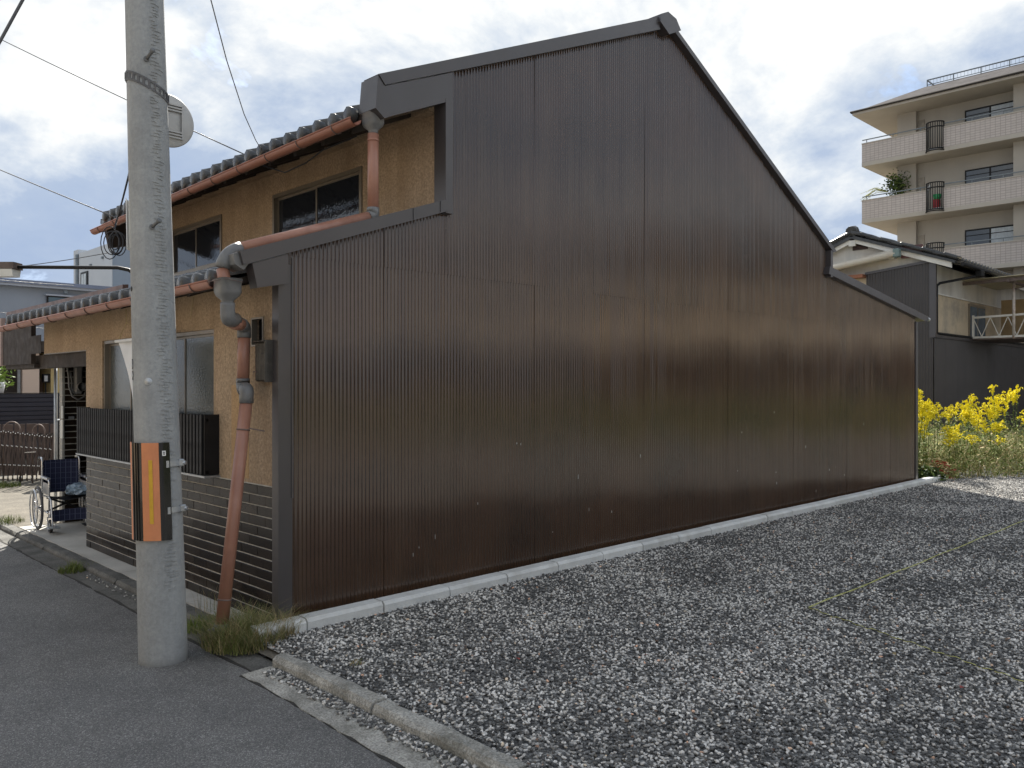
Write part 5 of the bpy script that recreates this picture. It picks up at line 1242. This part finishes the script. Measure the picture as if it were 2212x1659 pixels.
def stones(name, label, pts, smin, smax):
    me = bpy.data.meshes.new(name); me.from_pydata([tuple(p) for p in pts], [], []); o = bpy.data.objects.new(name, me); COL.objects.link(o)
    ng = bpy.data.node_groups.new(name, 'GeometryNodeTree')
    ng.interface.new_socket('Geometry', in_out='INPUT', socket_type='NodeSocketGeometry'); ng.interface.new_socket('Geometry', in_out='OUTPUT', socket_type='NodeSocketGeometry')
    gi = ng.nodes.new('NodeGroupInput'); go = ng.nodes.new('NodeGroupOutput')
    ico = ng.nodes.new('GeometryNodeMeshIcoSphere'); ico.inputs['Radius'].default_value = 1; ico.inputs['Subdivisions'].default_value = 2
    sp2 = ng.nodes.new('GeometryNodeSetPosition'); nz = ng.nodes.new('ShaderNodeTexNoise'); nz.inputs['Scale'].default_value = 1.1; nz.inputs['Detail'].default_value = 1.5
    vm = ng.nodes.new('ShaderNodeVectorMath'); vm.operation = 'SUBTRACT'; vm.inputs[1].default_value = (.5, .5, .5)
    vs2 = ng.nodes.new('ShaderNodeVectorMath'); vs2.operation = 'SCALE'; vs2.inputs['Scale'].default_value = 1.5
    ng.links.new(nz.outputs['Color'], vm.inputs[0]); ng.links.new(vm.outputs[0], vs2.inputs[0]); ng.links.new(vs2.outputs[0], sp2.inputs['Offset']); ng.links.new(ico.outputs[0], sp2.inputs['Geometry'])
    sm = ng.nodes.new('GeometryNodeSetMaterial'); sm.inputs['Material'].default_value = M['stone']; ng.links.new(sp2.outputs[0], sm.inputs['Geometry'])
    iop = ng.nodes.new('GeometryNodeInstanceOnPoints'); ng.links.new(gi.outputs[0], iop.inputs['Points']); ng.links.new(sm.outputs[0], iop.inputs['Instance'])
    rr = ng.nodes.new('FunctionNodeRandomValue'); rr.data_type = 'FLOAT_VECTOR'; rr.inputs[0].default_value = (-.5, -.5, 0); rr.inputs[1].default_value = (.5, .5, 6.28)
    rs = ng.nodes.new('FunctionNodeRandomValue'); rs.data_type = 'FLOAT_VECTOR'; rs.inputs[0].default_value = (smin, smin, smin * .7); rs.inputs[1].default_value = (smax, smax * .8, smax * .6)
    rs.inputs['Seed'].default_value = 3
    ng.links.new(rr.outputs[0], iop.inputs['Rotation']); ng.links.new(rs.outputs[0], iop.inputs['Scale']); ng.links.new(iop.outputs[0], go.inputs[0])
    md = o.modifiers.new('stones', 'NODES'); md.node_group = ng
    return tag(o, label, 'gravel', kind='stuff')
# loose stones: dense near the camera, thinning with distance (the bed's relief takes over)
cx_, cy_ = CAM.x, CAM.y
N0 = 250000; px = rng.uniform(-.25, 13.5, N0); py = rng.uniform(-5.2, -.215, N0)
dist = np.hypot(px - cx_, py - cy_); fwd = (px - cx_) * math.cos(HEAD) + (py - cy_) * math.sin(HEAD); rgt = (px - cx_) * math.sin(HEAD) - (py - cy_) * math.cos(HEAD)
keep = (fwd > 2.6) & (np.abs(rgt) < fwd * .68 + .4) & (rng.random(N0) < np.clip(5.2 / dist, .18, 1)) & ((py < -.0) | (px < 12))
pts = np.stack([px[keep], py[keep], rng.uniform(-.002, .012, keep.sum())], 1)
stones('gravel', 'dark and white crushed stone gravel covering the lot beside the house', pts, .0045, .0128)
N1 = 1100; sx_ = -.352 - rng.random(N1) ** 1.5 * (.05 + .06 * rng.random(N1)); sy_ = rng.uniform(-3.2, -.62, N1)
stones('spilled_gravel', 'loose gravel spilled between the old kerb and the gutter strip', np.stack([sx_, sy_, np.full(N1, RZ + .016)], 1), .004, .014)
N2 = 160; stones('road_grit', 'fine grit lying along the far gutter', np.stack([-.31 - rng.random(N2) * .08, rng.uniform(.9, 2.7, N2), np.full(N2, RZ + .014)], 1), .003, .008)

# ================================================================== ACROSS THE LOT AND STREET (seen only in reflections and as bounce light)
def plain_house(label, x0, x1, y0, y1, h, rh, wm, axis='x', front='y'):
    o = thing('street_house', label, 'house', ((x0 + x1) / 2, (y0 + y1) / 2, 0))
    t = MB(); t.box(x0, x1, y0, y1, 0, h); part(t, 'wall', wm, o)
    t = MB(); ym = (y0 + y1) / 2
    if axis == 'x': t.prism([(y0 - .5, h), (ym, h + rh), (y1 + .5, h), (y1 + .5, h - .15), (y0 - .5, h - .15)], 'x', x0 - .4, x1 + .4)
    else: xm = (x0 + x1) / 2; t.prism([(x0 - .5, h), (xm, h + rh), (x1 + .5, h), (x1 + .5, h - .15), (x0 - .5, h - .15)], 'y', y0 - .4, y1 + .4)
    part(t, 'roof', M['kawara'], o)
    if front == 'y':  # lean-to roof and dark board added for a dark band in the siding's reflection
        t = MB(); t.prism([(y1 + .02, 3.0), (y1 + 1.1, 2.45), (y1 + 1.1, 2.36), (y1 + .02, 2.85)], 'x', x0, x1); part(t, 'lean_to_roof', M['kawara'], o)
        t = MB(); t.box(x0 + .1, x1 - .1, y1 + .02, y1 + .08, 1.9, 2.84); part(t, 'dark_band_board', M['darkwood'], o)
    for z in ([1.0] if h < 4 else [1.0, 3.6]):
        if front == 'y':
            k = x0 + .8
            while k < x1 - 1.6:
                t = MB(); t.box(k, k + 1.4, y1, y1 + .05, z, z + 1.1); w_ = part(t, 'window', M['alum'], o); t = MB(); t.box(k + .06, k + 1.34, y1 + .05, y1 + .06, z + .06, z + 1.04); part(t, 'pane', M['aptglass'], w_); k += 2.6
        else:
            k = y0 + .8
            while k < y1 - 1.6:
                t = MB(); t.box(x1, x1 + .05, k, k + 1.4, z, z + 1.1); w_ = part(t, 'window', M['alum'], o); t = MB(); t.box(x1 + .05, x1 + .06, k + .06, k + 1.34, z + .06, z + 1.04); part(t, 'pane', M['aptglass'], w_); k += 2.6
    return o
plain_house('tan rendered house across the gravel lot', 1, 9, -23, -15.5, 5.4, 1.8, M['opp'])
plain_house('grey rendered house across the gravel lot', 10.2, 19, -24, -16, 5.6, 1.7, M['opp2'])
plain_house('tan low house at the far end across the gravel lot', 20, 30, -23, -15, 4.6, 1.6, M['opp'])
plain_house('tan house facing the road across from the pole', -15, -7.5, -6, 2, 5.2, 1.7, M['opp2'], 'y', 'x')
plain_house('grey house facing the road across from the porch', -15, -7.5, 3.2, 11, 5.4, 1.7, M['opp'], 'y', 'x')
HG = MB()
def hf():
    return (random.uniform(0, 28), -14.4 + random.gauss(0, .3), random.uniform(0, 1.35))
leaves(HG, 2600, hf, .16, (0,), .8); HG.box(0, 28, -14.6, -14.2, 0, 1.1)
tag(HG.build('hedge', M['hedge']), 'clipped hedge along the far side of the gravel lot', 'hedge')
